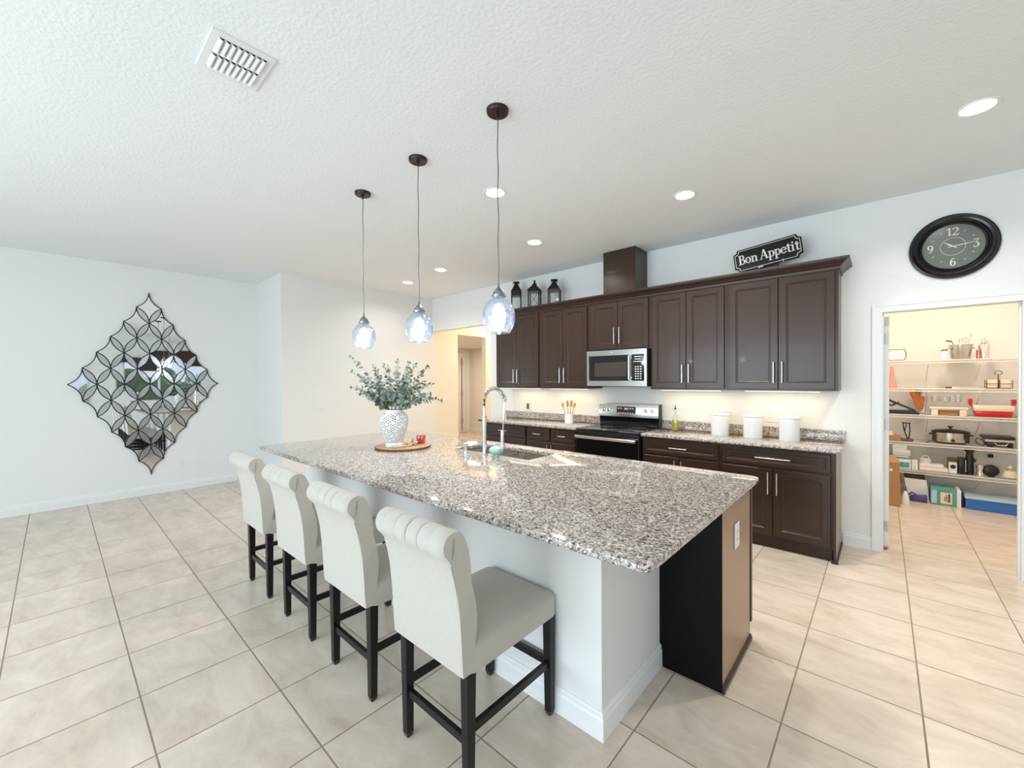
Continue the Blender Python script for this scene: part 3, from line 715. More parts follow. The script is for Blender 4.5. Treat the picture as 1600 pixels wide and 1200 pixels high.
# ============================================================ VASE, EUCALYPTUS, TRAY, CANDLE, BEADS
tx, ty = -3.035, 1.985
t = thing('serving_board', (tx, ty, .915), 'round wooden serving board under the white vase on the island', 'board')
MB().lathe([(0, 0), (.215, 0), (.228, .006), (.230, .018), (0, .018)], (tx, ty, .9155), 56).build('board', 'wood', t, True)
MB().lathe([(.2302, .004), (.2325, .008), (.2325, .014), (.2302, .017)], (tx, ty, .9155), 56, close=True).build('bark_edge', 'bark', t, True)
vx, vy, vz = -3.045, 1.905, .934
vp = [(.072, 0), (.074, .02), (.070, .034), (.078, .06), (.088, .09), (.100, .125), (.110, .16), (.117, .195), (.119, .222), (.115, .248), (.103, .270), (.086, .283), (.075, .288), (.072, .300), (.074, .306)]
def vr_(h):
    for (r0, h0), (r1, h1) in zip(vp[:-1], vp[1:]):
        if h <= h1: return r0+(r1-r0)*(h-h0)/(h1-h0)
    return vp[-1][0]
mb = MB(); b = mb.b; SEG = 20; NR = 25; H0, H1 = .034, .283; rg = []
for i in range(NR+1):
    hh_ = H0+(H1-H0)*i/NR; rg.append([b.verts.new((vx+vr_(hh_)*cos(2*pi*(k+.5*(i % 2))/SEG), vy+vr_(hh_)*sin(2*pi*(k+.5*(i % 2))/SEG), vz+hh_)) for k in range(SEG)])
random.seed(3)
for i in range(NR-1):
    for k in range(SEG):
        o1 = k if i % 2 else (k-1) % SEG; o2 = (k+1) % SEG if i % 2 else k
        q4 = [rg[i][k], rg[i+1][o2], rg[i+2][k], rg[i+1][o1]]; c4 = sum((v.co for v in q4), Vector())/4
        if (i+k*3) % 7 == 0: b.faces.new(q4); continue
        fu, fv = ((.74, .52), (.48, .76), (.64, .64))[(i*2+k) % 3]
        inn = [b.verts.new(c4+(v.co-c4)*(fu if n_v % 2 else fv)) for n_v, v in enumerate(q4)]
        for n_v in range(4): b.faces.new([q4[n_v], q4[(n_v+1) % 4], inn[(n_v+1) % 4], inn[n_v]])
for i in (0, NR-1):
    lo, hi = rg[i], rg[i+1]
    for k in range(SEG):
        if i == 0: b.faces.new([lo[k], lo[(k+1) % SEG], hi[k]])
        else: b.faces.new([hi[k], hi[(k+1) % SEG], lo[(k+(0 if i % 2 else 1)) % SEG]]) if True else None
lowp = [p_ for p_ in vp if p_[1] <= H0+1e-6]; hip = [p_ for p_ in vp if p_[1] >= H1-1e-6]
mb.lathe([(0, 0)]+lowp, (vx, vy, vz), SEG*2); mb.lathe(hip, (vx, vy, vz), SEG*2)
v_o = mb.build('vase', 'porcelain', None, True)
md = v_o.modifiers.new('thick', 'SOLIDIFY'); md.thickness = .006; md.offset = -1
tag(v_o, 'white pierced ceramic ginger-jar vase on the wooden board', 'vase')

# eucalyptus
random.seed(11)
et = thing('eucalyptus_bunch', (vx, vy, vz+.30), 'bunch of grey-green eucalyptus branches standing in the white vase', 'plant')
lv = MB()
def leafat(p, d, nrm, r):
    d = d.normalized(); n_ = (nrm-d*nrm.dot(d)); n_ = n_.normalized() if n_.length > 1e-4 else d.orthogonal().normalized(); s_ = d.cross(n_)
    c = lv.b.verts.new(p+d*r+n_*r*.18); ring = []
    for k in range(9):
        a = 2*pi*k/9; ring.append(lv.b.verts.new(p+d*(r-r*cos(a))*1.0+s_*r*.86*sin(a)))
    for k in range(9): lv.b.faces.new([c, ring[k], ring[(k+1) % 9]])
# (tip offset along screen-like side axis u, depth w, height)
U = Vector((cos(YAW), sin(YAW), 0)); Dp = Vector((-sin(YAW), cos(YAW), 0))
tips = [(-.37, .02, .43), (-.37, .05, .17), (-.30, -.12, .30), (-.28, .12, .10), (-.22, .15, .36), (-.12, -.1, .30), (-.16, .0, .20), (.02, .05, .40), (-.01, -.12, .34), (.10, .12, .38), (.19, -.02, .36), (.27, .08, .34), (.17, -.12, .22),
        (.30, .0, .12), (.38, .08, .06), (.24, -.12, .05), (.22, .16, .22), (-.24, -.14, .13), (.04, .16, .24), (.0, -.15, .16), (-.32, .1, .27), (.13, .02, .30), (.06, -.05, .22), (-.1, .08, .36), (.33, -.04, .20), (-.17, -.06, .08)]
for n_t, (u, w, hgt) in enumerate(tips):
    base_ = Vector((vx, vy, vz+.22))+U*random.uniform(-.03, .03)+Dp*random.uniform(-.03, .03)
    mid = Vector((vx, vy, vz+.31))+U*max(-.055, min(.055, u*.3))+Dp*max(-.045, min(.045, w*.3))
    tip = Vector((vx, vy, vz+.32))+U*u+Dp*w+Vector((0, 0, hgt))
    ctl = mid.lerp(tip, .5)+Vector((0, 0, .05+.05*random.random()))*(1 if hgt > .15 else .7)
    pts = [base_]
    N = 13
    for i in range(N+1):
        q = i/N; pts.append(mid*(1-q)**2+ctl*2*q*(1-q)+tip*q*q)
    MB().tube(pts, [.0028]+[.0026-.0018*i/N for i in range(N+1)], 5).build('stem', 'stem', et)
    for i in range(2, N+2):
        p = pts[i]; tn = (pts[min(i+1, N+1)]-pts[i-1]).normalized(); a0 = i*1.4+n_t
        for sgn in (0, pi):
            o1 = tn.orthogonal().normalized(); o2 = tn.cross(o1); a = a0+sgn
            d = (o1*cos(a)+o2*sin(a))+tn*.6
            nr = Vector((random.uniform(-1, 1), random.uniform(-1, 1), random.uniform(0, 1)))
            rr_ = (.0175 if i < N-1 else .012)*random.uniform(.75, 1.25)*(1.25 if i < 6 else 1)
            leafat(p, d, nr, rr_)
    leafat(tip, tip-pts[-2], Vector((0, 1, 1)), .010)
lv.build('leaves', 'leaf', et, True)

t = thing('candle_jar', (-3.0, 2.145, .934), 'red square candle jar on the wooden board beside the vase', 'candle')
mb = MB().box(-3.034, -2.966, 2.111, 2.179, .934, 1.008).bevel(.006, 2); M4 = Matrix.Translation((-3.0, 2.145, 0)) @ Matrix.Rotation(YAW, 4, 'Z') @ Matrix.Translation((3.0, -2.145, 0)); mb.xf(M4).build('jar', 'red_candle', t, True)
MB().lathe([(0, 0), (.022, 0), (.022, .002), (0, .002)], (-3.0, 2.145, 1.0081), 16).build('wax_top', 'wax', t)
# bead garland
bt = thing('bead_garland', (-2.93, 2.0, .934), 'string of pale wooden beads lying on the board around the vase foot', 'bead garland')
bm_ = MB(); k = 0
for i in range(26):
    a = -.9+i*.105; R_ = .118; p = (vx+R_*cos(a)*1.0+.035*max(0, sin(a)), vy+R_*sin(a)+.015*sin(i), .943); bm_.ball(p, .0085, 10, 7)
for i in range(8): bm_.ball((vx+.09+.012*(i % 3), vy+.13+.014*(i//3), .943+.015*(i % 2)), .0085, 10, 7)
bm_.build('beads', 'bead', bt, True)['kind'] = 'stuff'
MB().hexa([(vx+.02, vy+.150, .9345), (vx+.06, vy+.150, .9345), (vx+.06, vy+.165, .9345), (vx+.02, vy+.165, .9345)], [(vx+.03, vy+.155, .985), (vx+.05, vy+.155, .985), (vx+.05, vy+.162, .985), (vx+.03, vy+.162, .985)]).build('tassel', 'bead', bt)

# ============================================================ STOOLS
def stool(cx):
    t = thing('bar_stool', (cx, 1.22, 0), '', 'bar stool', 'bar stools along the island')
    W2 = .213
    # backrest: side profile (y, z, kind) closed
    rear = [(.930, .452), (.925, .50), (.921, .58), (.915, .66), (.905, .74), (.893, .80), (.878, .855)]
    rc = (.890, .922); rr_ = .053
    roll = []
    for i in range(13):
        a = radians(235-i*(235-20)/12); roll.append((rc[0]+rr_*cos(a), rc[1]+rr_*sin(a)))
    front = [(.957, .900), (.966, .865), (.972, .82), (.974, .775), (.984, .74), (.996, .70), (1.003, .65), (1.002, .60), (.994, .555), (.992, .52), (.992, .452)]
    prof = rear+roll+front; nr, nl = len(rear), len(roll)
    mb = MB(); b = mb.b; rings = []
    ends = [0, .006, .016, .03]; xs_ = [-W2+e for e in ends]; n = 40
    xs_ += [-W2+.03+(2*W2-.06)*i/n for i in range(1, n)]+[W2-e for e in ends[::-1]]
    for x in xs_:
        e = min(x+W2, W2-x); sh = 1-.10*max(0, 1-e/.03)**2
        cr = abs(((x/(2*W2)*6) % 1)-.5)*2          # 0 mid-channel, 1 near a pleat
        cr = max(0, (cr-.70)/.30)**1.5
        ring = []
        for i, (y, z) in enumerate(prof):
            if nr <= i < nr+nl:
                k = .13*cr if e > .03 else 0
                y = rc[0]+(y-rc[0])*(1-k); z = rc[1]+(z-rc[1])*(1-k)
            elif i >= nr+nl and i < len(prof)-2 and e > .03: y -= .010*cr
            cy_, cz_ = .95, z if z < .86 else .92
            y2 = cy_+(y-cy_)*sh; z2 = cz_+(z-cz_)*sh
            ring.append(b.verts.new((cx+x, y2, z2)))
        rings.append(ring)
    for A, B in zip(rings[:-1], rings[1:]):
        for k in range(len(prof)): b.faces.new([A[k], A[(k+1) % len(prof)], B[(k+1) % len(prof)], B[k]])
    b.faces.new(rings[0]); b.faces.new(rings[-1][::-1])
    bk = mb.build('backrest', 'fabric', t, True)
    for s in (-1, 1):
        MB().tube([(cx+s*(W2-.003), y+.006, z) for y, z in rear], .0028, 6).build('welt', 'welt', bk, True)
    for q in range(1, 6):
        xq = cx-W2+2*W2*q/6
        MB().tube([(xq, rc[0]+(y-rc[0])*.90, rc[1]+(z-rc[1])*.90) for y, z in roll[1:]]+[(xq, y-.0085, z) for y, z in front[:7]], .0017, 5).build('pleat_seam', 'welt', bk, True)
    # a folded tuck on each end of the roll
    for s in (-1, 1):
        MB().tube([(cx+s*(W2+.0005), rc[0]+.003, rc[1]+.030), (cx+s*(W2+.001), rc[0], rc[1]-.01), (cx+s*(W2+.0005), rc[0]-.006, rc[1]-.045)], [.001, .0026, .001], 6).build('tuck', 'welt', bk, True)
    # seat
    mb = MB(); b = mb.b; nx, ny = 22, 22; sx0, sx1, sy0, sy1 = cx-.213, cx+.213, .96, 1.482; rings = []
    def rrect(ins, z, dome=0, n=6, r=.03):
        out = []; x0, x1, y0, y1 = sx0+ins, sx1-ins, sy0+ins*.3, sy1-ins; r = max(.004, r-ins*.2)
        for a_, (cx_, cy_) in enumerate(((x1-r, y1-r), (x0+r, y1-r), (x0+r, y0+r), (x1-r, y0+r))):
            for k in range(n+1): out.append(b.verts.new((cx_+r*cos(a_*pi/2+pi/2*k/n), cy_+r*sin(a_*pi/2+pi/2*k/n), z)))
        return out
    R = [rrect(.004, .440), rrect(0, .447), rrect(0, .523), rrect(.006, .535), rrect(.02, .543), rrect(.06, .552), rrect(.12, .558), rrect(.19, .560)]
    for A, B in zip(R[:-1], R[1:]):
        for k in range(len(A)): b.faces.new([A[k], A[(k+1) % len(A)], B[(k+1) % len(A)], B[k]])
    b.faces.new(R[0][::-1]); b.faces.new(R[-1])
    mb.build('seat', 'fabric', t, True)
    # legs
    for sx in (-1, 1):
        for fr_ in (0, 1):
            tw = .021; bw = .0165
            xo = cx+sx*(.213-.024); yo = (.975 if not fr_ else 1.452)
            xb = cx+sx*(.207-.020); yb_ = (.975 if not fr_ else 1.456)
            zt = .446
            l = MB().hexa([(xb-bw, yb_-bw, .022), (xb+bw, yb_-bw, .022), (xb+bw, yb_+bw, .022), (xb-bw, yb_+bw, .022)], [(xo-tw, yo-tw, zt), (xo+tw, yo-tw, zt), (xo+tw, yo+tw, zt), (xo-tw, yo+tw, zt)]).bevel(.0025, 1).build('leg', 'legwood', t)
            MB().hexa([(xb-.011, yb_-.011, 0), (xb+.011, yb_-.011, 0), (xb+.011, yb_+.011, 0), (xb-.011, yb_+.011, 0)], [(xb-bw, yb_-bw, .0218), (xb+bw, yb_-bw, .0218), (xb+bw, yb_+bw, .0218), (xb-bw, yb_+bw, .0218)]).build('glide', 'glide', l)
    xi = .187
    MB().box(cx-xi+.017, cx+xi-.017, .966, .984, .175, .205).build('stretcher', 'legwood', t)
    MB().box(cx-xi+.017, cx+xi-.017, 1.446, 1.464, .215, .245).build('stretcher', 'legwood', t)
    for s in (-1, 1): MB().box(cx+s*xi-.009, cx+s*xi+.009, .992, 1.438, .215, .245).build('stretcher', 'legwood', t)
    return t
st = stool(-1.283); st['label'] = 'ivory upholstered bar stool nearest the camera, its whole seat in view'
for cx_, lb in ((-1.945, 'ivory upholstered bar stool, second from the camera, directly behind the nearest one'), (-2.61, 'ivory upholstered bar stool, third from the camera along the island'), (-3.305, 'ivory upholstered bar stool farthest from the camera, closest to the mirror wall')):
    dup(st, (cx_, 1.22, 0), lb)

# ============================================================ DIAMOND MIRROR
mxp = XM+.012; mc = (.851, 1.46); hw, hh = .742, 1.20
t = thing('wall_mirror', (XM, mc[0], mc[1]-hh), 'large diamond-shaped decorative mirror of interlocking panes on the left wall', 'mirror')
N6 = 6
def node(i, j): return Vector((mc[0]+(i-j)*hw/N6, mc[1]+hh-(i+j)*hh/N6))
def arc2(p, q, side, n=10, sag=.034):
    d = q-p; nn = Vector((-d.y, d.x)).normalized()*side
    return [p+d*(k/n)+nn*sag*4*(k/n)*(1-k/n) for k in range(n+1)]
toX = lambda x: (lambda u, v, w: Vector((w, u, v)))
random.seed(5)
fm = MB()
def inward(p, q, c):
    d = q-p; nn = Vector((-d.y, d.x)); return 1 if nn.dot(c-(p+q)/2) > 0 else -1
for i in range(N6):
    for j in range(N6):
        C = [node(i, j), node(i+1, j), node(i+1, j+1), node(i, j+1)]; cc = (C[0]+C[2])/2; poly = []
        for a in range(4):
            p, q = C[a], C[(a+1) % 4]; A = arc2(p, q, inward(p, q, cc)); poly += A[:-1]
            fm.tube([Vector((mxp+.008, v.x, v.y)) for v in A], .0056, 6)
        mb = MB(); mb.prism([(v.x, v.y) for v in poly], lambda u, v, w: Vector((w, u, v)), mxp, mxp+.006)
        tl = Matrix.Translation((mxp, cc.x, cc.y)) @ Matrix.Rotation(radians(random.uniform(-.5, .5)), 4, 'Z') @ Matrix.Rotation(radians(random.uniform(-.5, .5)), 4, 'Y') @ Matrix.Translation((-mxp, -cc.x, -cc.y))
        mb.xf(tl).build('mirror_pane', 'mirror', t)
for i in range(N6+1):
    for j in range(N6+1):
        for (di, dj) in ((1, 0), (0, 1)):
            if i+di > N6 or j+dj > N6: continue
            p, q = node(i, j), node(i+di, j+dj)
            if (di and j in (0, N6)) or (dj and i in (0, N6)): continue
            poly = arc2(p, q, 1)[:-1]+arc2(q, p, 1)[:-1]
            MB().prism([(v.x, v.y) for v in poly], lambda u, v, w: Vector((w, u, v)), mxp-.001, mxp+.007).build('mirror_petal', 'petal', t)
fm.build('frame', 'blackmetal', t, True)
MB().prism([(mc[0], mc[1]+hh*.8), (mc[0]+hw*.8, mc[1]), (mc[0], mc[1]-hh*.8), (mc[0]-hw*.8, mc[1])], lambda u, v, w: Vector((w, u, v)), XM+.0005, mxp-.002).build('backing', 'blackmetal', t)

# ============================================================ WALL PLATES
def plate(name, c, axis, w, hgt, label, cat, kind='duplex', n=1, dark=False):
    """axis: 'y' faces -y, 'x' faces +x"""
    t = thing(name, c, label, cat)
    cx_, cy_, cz_ = c
    def B(mb, u0, u1, v0, v1, d0, d1):
        if axis == 'y': mb.box(cx_+u0, cx_+u1, cy_-d1, cy_-d0, cz_+v0, cz_+v1)
        else: mb.box(cx_+d0, cx_+d1, cy_+u0, cy_+u1, cz_+v0, cz_+v1)
        return mb
    B(MB(), -w/2, w/2, -hgt/2, hgt/2, .0005, .006).bevel(.002, 1).build('plate', 'plastic', t)
    for i in range(n):
        o_ = (i-(n-1)/2)*.046
        if kind == 'duplex':
            for s in (-1, 1):
                r_ = B(MB(), o_-.014, o_+.014, s*.02-.012, s*.02+.012, .0061, .008).build('receptacle', 'plastic', t)
                m2 = MB(); B(m2, o_-.008, o_-.005, s*.02-.004, s*.02+.006, .0081, .0084); B(m2, o_+.005, o_+.008, s*.02-.004, s*.02+.006, .0081, .0084); m2.build('slots', 'slot', r_)
        else:
            B(MB(), o_-.015, o_+.015, -.032, .032, .0061, .009).bevel(.001, 1).build('rocker', 'trim', t)
    if dark: B(MB(), -.022, .012, -.045, .035, .009, .03).bevel(.004).build('charger_block', 'darkplug', t)
    return t
plate('wall_outlet', (XM, 1.144, .335), 'x', .075, .118, 'white wall outlet low on the left wall below the mirror', 'outlet')
plate('light_switch', (-6.2, 2.637, 1.12), 'x', .165, .118, 'white three-gang light switch on the wall left of the vase', 'light switch', 'rocker', 3)
plate('light_switch', (-6.2, 5.01, 1.12), 'x', .12, .118, 'white double light switch on the warm-lit hall wall', 'light switch', 'rocker', 2)
plate('wall_outlet', (-4.545, YW, 1.09), 'y', .075, .118, 'white wall outlet left of the counter, seen through the faucet arch', 'outlet')
plate('wall_outlet', (-3.89, YW, 1.10), 'y', .075, .118, 'white wall outlet with a dark charger plugged in, left of the utensil crock', 'outlet', dark=True)
plate('wall_outlet', (-1.51, YW, 1.115), 'y', .075, .118, 'white wall outlet between the oil bottle and the first canister', 'outlet')
plate('wall_outlet', (-.82, YW, 1.115), 'y', .078, .122, 'white wall outlet above the gap between the two right canisters', 'outlet')
plate('wall_outlet', (-.5555, 2.33, .68), 'x', .082, .125, 'white outlet on the brown end panel of the island', 'outlet')

# ============================================================ COUNTER ITEMS
def canister(x, y, label):
    t = thing('canister', (x, y, .915), label, 'canister', 'white canisters on the right counter')
    MB().lathe([(0, 0), (.078, 0), (.080, .004), (.080, .200), (.077, .202), (0, .202)], (x, y, .9155), 40).build('body', 'canister', t, True)
    l = MB().lathe([(0, .2025), (.083, .2025), (.084, .212), (.078, .218), (.03, .222), (0, .222)], (x, y, .9155), 40).build('lid', 'canister', t, True)
    MB().tube([(x-.026+.0, y, 1.138), (x-.022, y, 1.150), (x, y, 1.155), (x+.022, y, 1.150), (x+.026, y, 1.138)], .004, 8).build('handle', 'canister', l, True)
    return t
c0 = canister(-1.212, 4.47, 'white lidded canister, leftmost of the three on the right counter')
dup(c0, (-.922, 4.47, .915), 'white lidded canister, middle one of the three on the right counter')
dup(c0, (-.628, 4.47, .915), 'white lidded canister, rightmost of the three, nearest the counter end')

x, y = -3.02, 4.46
t = thing('utensil_crock', (x, y, .915), 'white ceramic utensil crock on the counter left of the range', 'crock')
MB().lathe([(0, 0), (.050, 0), (.056, .006), (.054, .03), (.052, .125), (.048, .125), (.050, .01), (0, .01)], (x, y, .9155), 32).build('body', 'porcelain', t, True)
for i, (dx, dz, kind) in enumerate(((-.055, .27, 's'), (-.012, .28, 'p'), (.022, .285, 'p'), (.050, .27, 's'))):
    k = thing('wooden_utensil', (x+dx*.3, y, .93), ['wooden spoon leaning left in the white crock', 'upright wooden spatula left of centre in the white crock', 'upright wooden spatula right of centre in the white crock', 'wooden spoon leaning right in the white crock'][i], 'utensil', 'wooden utensils in the crock')
    b0 = Vector((x+dx*.25, y+.01*(i-1.5), .93)); tp = Vector((x+dx*1.5, y+.004*(i-1.5), .915+dz-.055)); d_ = (tp-b0).normalized()
    MB().tube([b0, tp], .0055, 8).build('handle', 'wood', k, True)
    hd = MB()
    if kind == 's': hd.ball((0, 0, 0), .03, 14, 9, .72, .22, 1.15)
    else: hd.box(-.019, .019, -.004, .004, -.035, .045).bevel(.006)
    hd.xf(Matrix.Translation(tp+d_*.028) @ Vector((0, 0, 1)).rotation_difference(d_).to_matrix().to_4x4()).build('head', 'wood', k, True)

x, y = -1.690, 4.56
t = thing('oil_bottle', (x, y, .915), 'clear glass bottle of yellow-green oil beside the range', 'bottle')
MB().box(x-.028, x+.028, y-.028, y+.028, .9165, 1.035).bevel(.006, 2).build('oil', 'oil', t, True)
MB().box(x-.031, x+.031, y-.031, y+.031, .9155, 1.07).bevel(.009, 2).build('glass_body', 'clearglass', t, True)
MB().lathe([(.025, 1.0705), (.012, 1.10), (.011, 1.14), (.014, 1.142), (.014, 1.15), (.009, 1.15), (.009, 1.10)], (x, y, 0), 20).build('glass_neck', 'clearglass', t, True)
MB().lathe([(0, 1.15), (.010, 1.15), (.010, 1.165), (.004, 1.17), (.003, 1.20), (0, 1.20)], (x, y, 0), 14).build('pourer', 'black', t, True)

tag(MB().tube([(-1.86, 4.55, .920), (-1.80, 4.53, .9195), (-1.76, 4.57, .9195), (-1.735, 4.63, .93)], .0035, 6).build('power_cord', 'black', None, True), 'thin black cord on the counter between the range and the oil bottle', 'cord')

# ============================================================ LETTERING
class Ink:
    """flat raised letter strokes in a (u, v) plane mapped to 3D by f(u, v, w)"""
    def __init__(s, f, d): s.mb = MB(); s.f = f; s.d = d; s.n = 0
    def poly(s, pts, same=False):
        s.n += 0 if same else 1; s.mb.prism(pts, s.f, 0, s.d+(s.n % 9)*.00018); return s
    def strip(s, L, R):
        s.n += 1
        for i in range(len(L)-1): s.poly([L[i], L[i+1], R[i+1], R[i]], True)
    def arc(s, cx, cy, rx, ry, a0, a1, tk, tn, n=14):
        L, R = [], []
        for i in range(n+1):
            a = radians(a0+(a1-a0)*i/n); w = (tn+(tk-tn)*abs(cos(a))**1.3)/2
            L.append((cx+(rx+w)*cos(a), cy+(ry+w)*sin(a))); R.append((cx+(rx-w)*cos(a), cy+(ry-w)*sin(a)))
        s.strip(L, R)
    def bar(s, x0, x1, y0, y1): s.poly([(x0, y0), (x1, y0), (x1, y1), (x0, y1)])
    def line(s, p, q, w0, w1=None):
        w1 = w1 or w0; d = Vector(q)-Vector(p); n = Vector((-d.y, d.x)).normalized()
        s.poly([tuple(Vector(p)-n*w0/2), tuple(Vector(q)-n*w1/2), tuple(Vector(q)+n*w1/2), tuple(Vector(p)+n*w0/2)])
def glyph(k, ch, x, S_=1, y=0):
    """draw ch at x with cap height S_; returns advance"""
    A = lambda cx, cy, rx, ry, a0, a1, tk=.15, tn=.06: k.arc(x+cx*S_, y+cy*S_, rx*S_, ry*S_, a0, a1, tk*S_, tn*S_)
    B = lambda a, b_, c, d: k.bar(x+a*S_, x+b_*S_, y+c*S_, y+d*S_)
    L = lambda p, q, w, w1=None: k.line((x+p[0]*S_, y+p[1]*S_), (x+q[0]*S_, y+q[1]*S_), w*S_, (w1 or w)*S_)
    if ch == 'B':
        B(.10, .26, 0, 1); B(0, .38, 0, .06); B(0, .36, .94, 1); B(.2, .36, .49, .55)
        A(.34, .745, .17, .225, -90, 90); A(.36, .275, .21, .245, -90, 90); return .68
    if ch == 'A':
        L((.08, .0), (.36, 1.0), .06); L((.36, 1.0), (.62, 0), .16, .17); B(.15, .55, .30, .36); B(-.04, .22, 0, .05); B(.48, .80, 0, .05); return .80
    if ch == 'o': A(.28, .33, .20, .30, 0, 360); return .60
    if ch == 'n':
        B(.08, .22, 0, .64); B(0, .14, .60, .66); B(.0, .30, 0, .05); A(.34, .42, .14, .19, 0, 150); B(.41, .55, 0, .44); B(.34, .62, 0, .05); return .66
    if ch == 'p':
        B(.08, .22, -.30, .64); B(0, .14, .60, .66); B(0, .32, -.32, -.27); A(.30, .33, .19, .29, -140, 140); return .58
    if ch == 'e': A(.28, .33, .20, .30, 5, 330); B(.12, .48, .33, .39); return .55
    if ch == 't': B(.12, .26, .08, .84); B(0, .36, .60, .66); A(.28, .12, .10, .10, 180, 320); L((.02, .62), (.18, .84), .05); return .40
    if ch == 'i': B(.10, .24, 0, .64); B(.0, .14, .60, .66); B(.0, .34, 0, .05); A(.17, .86, .045, .045, 0, 360, .09, .09); return .36
    if ch == '1': B(.18, .34, 0, 1); L((.0, .78), (.24, .97), .08); B(.06, .46, 0, .05); return .50
    if ch == '2': A(.28, .72, .22, .25, -35, 170); L((.47, .60), (.06, .06), .10, .06); B(.02, .56, 0, .12); L((.54, .06), (.60, .22), .05); return .62
    if ch == '3': B(.06, .52, .93, 1); L((.50, .96), (.26, .60), .06); A(.26, .29, .23, .28, -150, 95); return .60
    if ch == '6': A(.30, .30, .20, .27, 0, 360); A(.42, .42, .32, .54, 85, 195, .14, .05); return .62
    if ch == '9': A(.30, .70, .20, .27, 0, 360); A(.18, .58, .32, .54, -95, 15, .14, .05); return .62
    return .3

# sign
t = thing('kitchen_sign', (-.82, 4.53, 2.478), 'black plaque sign with white lettering standing on the cabinet crown', 'sign')
sc = Vector((-.812, 4.515, 2.655)); tilt = radians(6.5)
def sf(u, v, w): return Vector((sc.x+u*cos(tilt)-v*sin(tilt), sc.y-w+.0, sc.z+u*sin(tilt)+v*cos(tilt)))
def plq(hw_, hh_, c): 
    p = []
    for sx, sy in ((1, 1), (-1, 1), (-1, -1), (1, -1)):
        cc = (sx*hw_, sy*hh_); a0 = {(1, 1): 270, (-1, 1): 0, (-1, -1): 90, (1, -1): 180}[(sx, sy)]
        arc_ = [(cc[0]+c*cos(radians(a0-90*k/5)), cc[1]+c*sin(radians(a0-90*k/5))) for k in range(6)]
        p += arc_
    return p
bd = MB(); bd.prism(plq(.278, .108, .035), sf, -.009, .009); bd.build('board', 'signblack', t)
ink = Ink(sf, .0115)
P0 = plq(.266, .096, .035); P1 = plq(.262, .092, .035)
for i in range(len(P0)): ink.poly([P0[i], P0[(i+1) % len(P0)], P1[(i+1) % len(P0)], P1[i]])
u = -.240; Sg = .0905
for ch in 'Bon Appetit':
    u += (glyph(ink, ch, u, Sg, -.038) if ch != ' ' else .22)*Sg*(1.0 if ch != ' ' else 1/1)*.93+ .0005
ink.mb.build('lettering', 'signwhite', t)
MB().tube([sf(.12, -.085, .012), sf(.125, -.10, .014), sf(.12, -.115, .013)], .003, 6).tube([sf(-.08, -.112, .012), sf(-.06, -.104, .014), sf(-.04, -.108, .012)], .006, 6).build('flourish', 'signwhite', t)
MB().box(-.90, -.72, 4.53, 4.56, 2.4785, 2.56).build('easel', 'blackmetal', t)

# clock
cc = (.407, YW, 2.50)
t = thing('wall_clock', cc, 'large round black-rimmed wall clock above the pantry doorway', 'clock')
MB().lathe([(.170, .012), (.172, .030), (.180, .036), (.187, .030), (.194, .034), (.202, .046), (.216, .050), (.228, .042), (.236, .030), (.243, .028), (.248, .018), (.248, .001), (.170, .001)], cc, 72, 'y', close=True).build('rim', 'clockblack', t, True)
MB().lathe([(0, .014), (.1695, .014), (.1695, .002), (0, .002)], cc, 72, 'y').build('face', 'panelens', t)
cf = lambda u, v, w: Vector((cc[0]+u, cc[1]-.0142-w, cc[2]+v))
nk = Ink(cf, .001); H = .060
nk.arc(0, 0, .068, .068, 0, 360, .0022, .0022, 40)
glyph(nk, '1', -.034, H, .085); glyph(nk, '2', -.004, H, .085); glyph(nk, '3', .104, H, -.028); glyph(nk, '6', -.018, H, -.150); glyph(nk, '9', -.142, H, -.028)
for hh_ in (1, 2, 4, 5, 7, 8, 10, 11):
    a = radians(90-30*hh_); nk.line((.118*cos(a), .118*sin(a)), (.132*cos(a), .132*sin(a)), .003)
nk.mb.build('numerals', 'numeral', t)
hk = Ink(lambda u, v, w: cf(u, v, w+.004), .001)
am = radians(90-6*14); ah = radians(90-30*10.23)
for a, Ln, wd in ((am, .118, .007), (ah, .062, .011)):
    hk.line((-.030*cos(a), -.030*sin(a)), (.35*Ln*cos(a), .35*Ln*sin(a)), .004, wd); hk.line((.35*Ln*cos(a), .35*Ln*sin(a)), (Ln*cos(a), Ln*sin(a)), wd, .002)
hk.mb.build('hands', 'numeral', t)

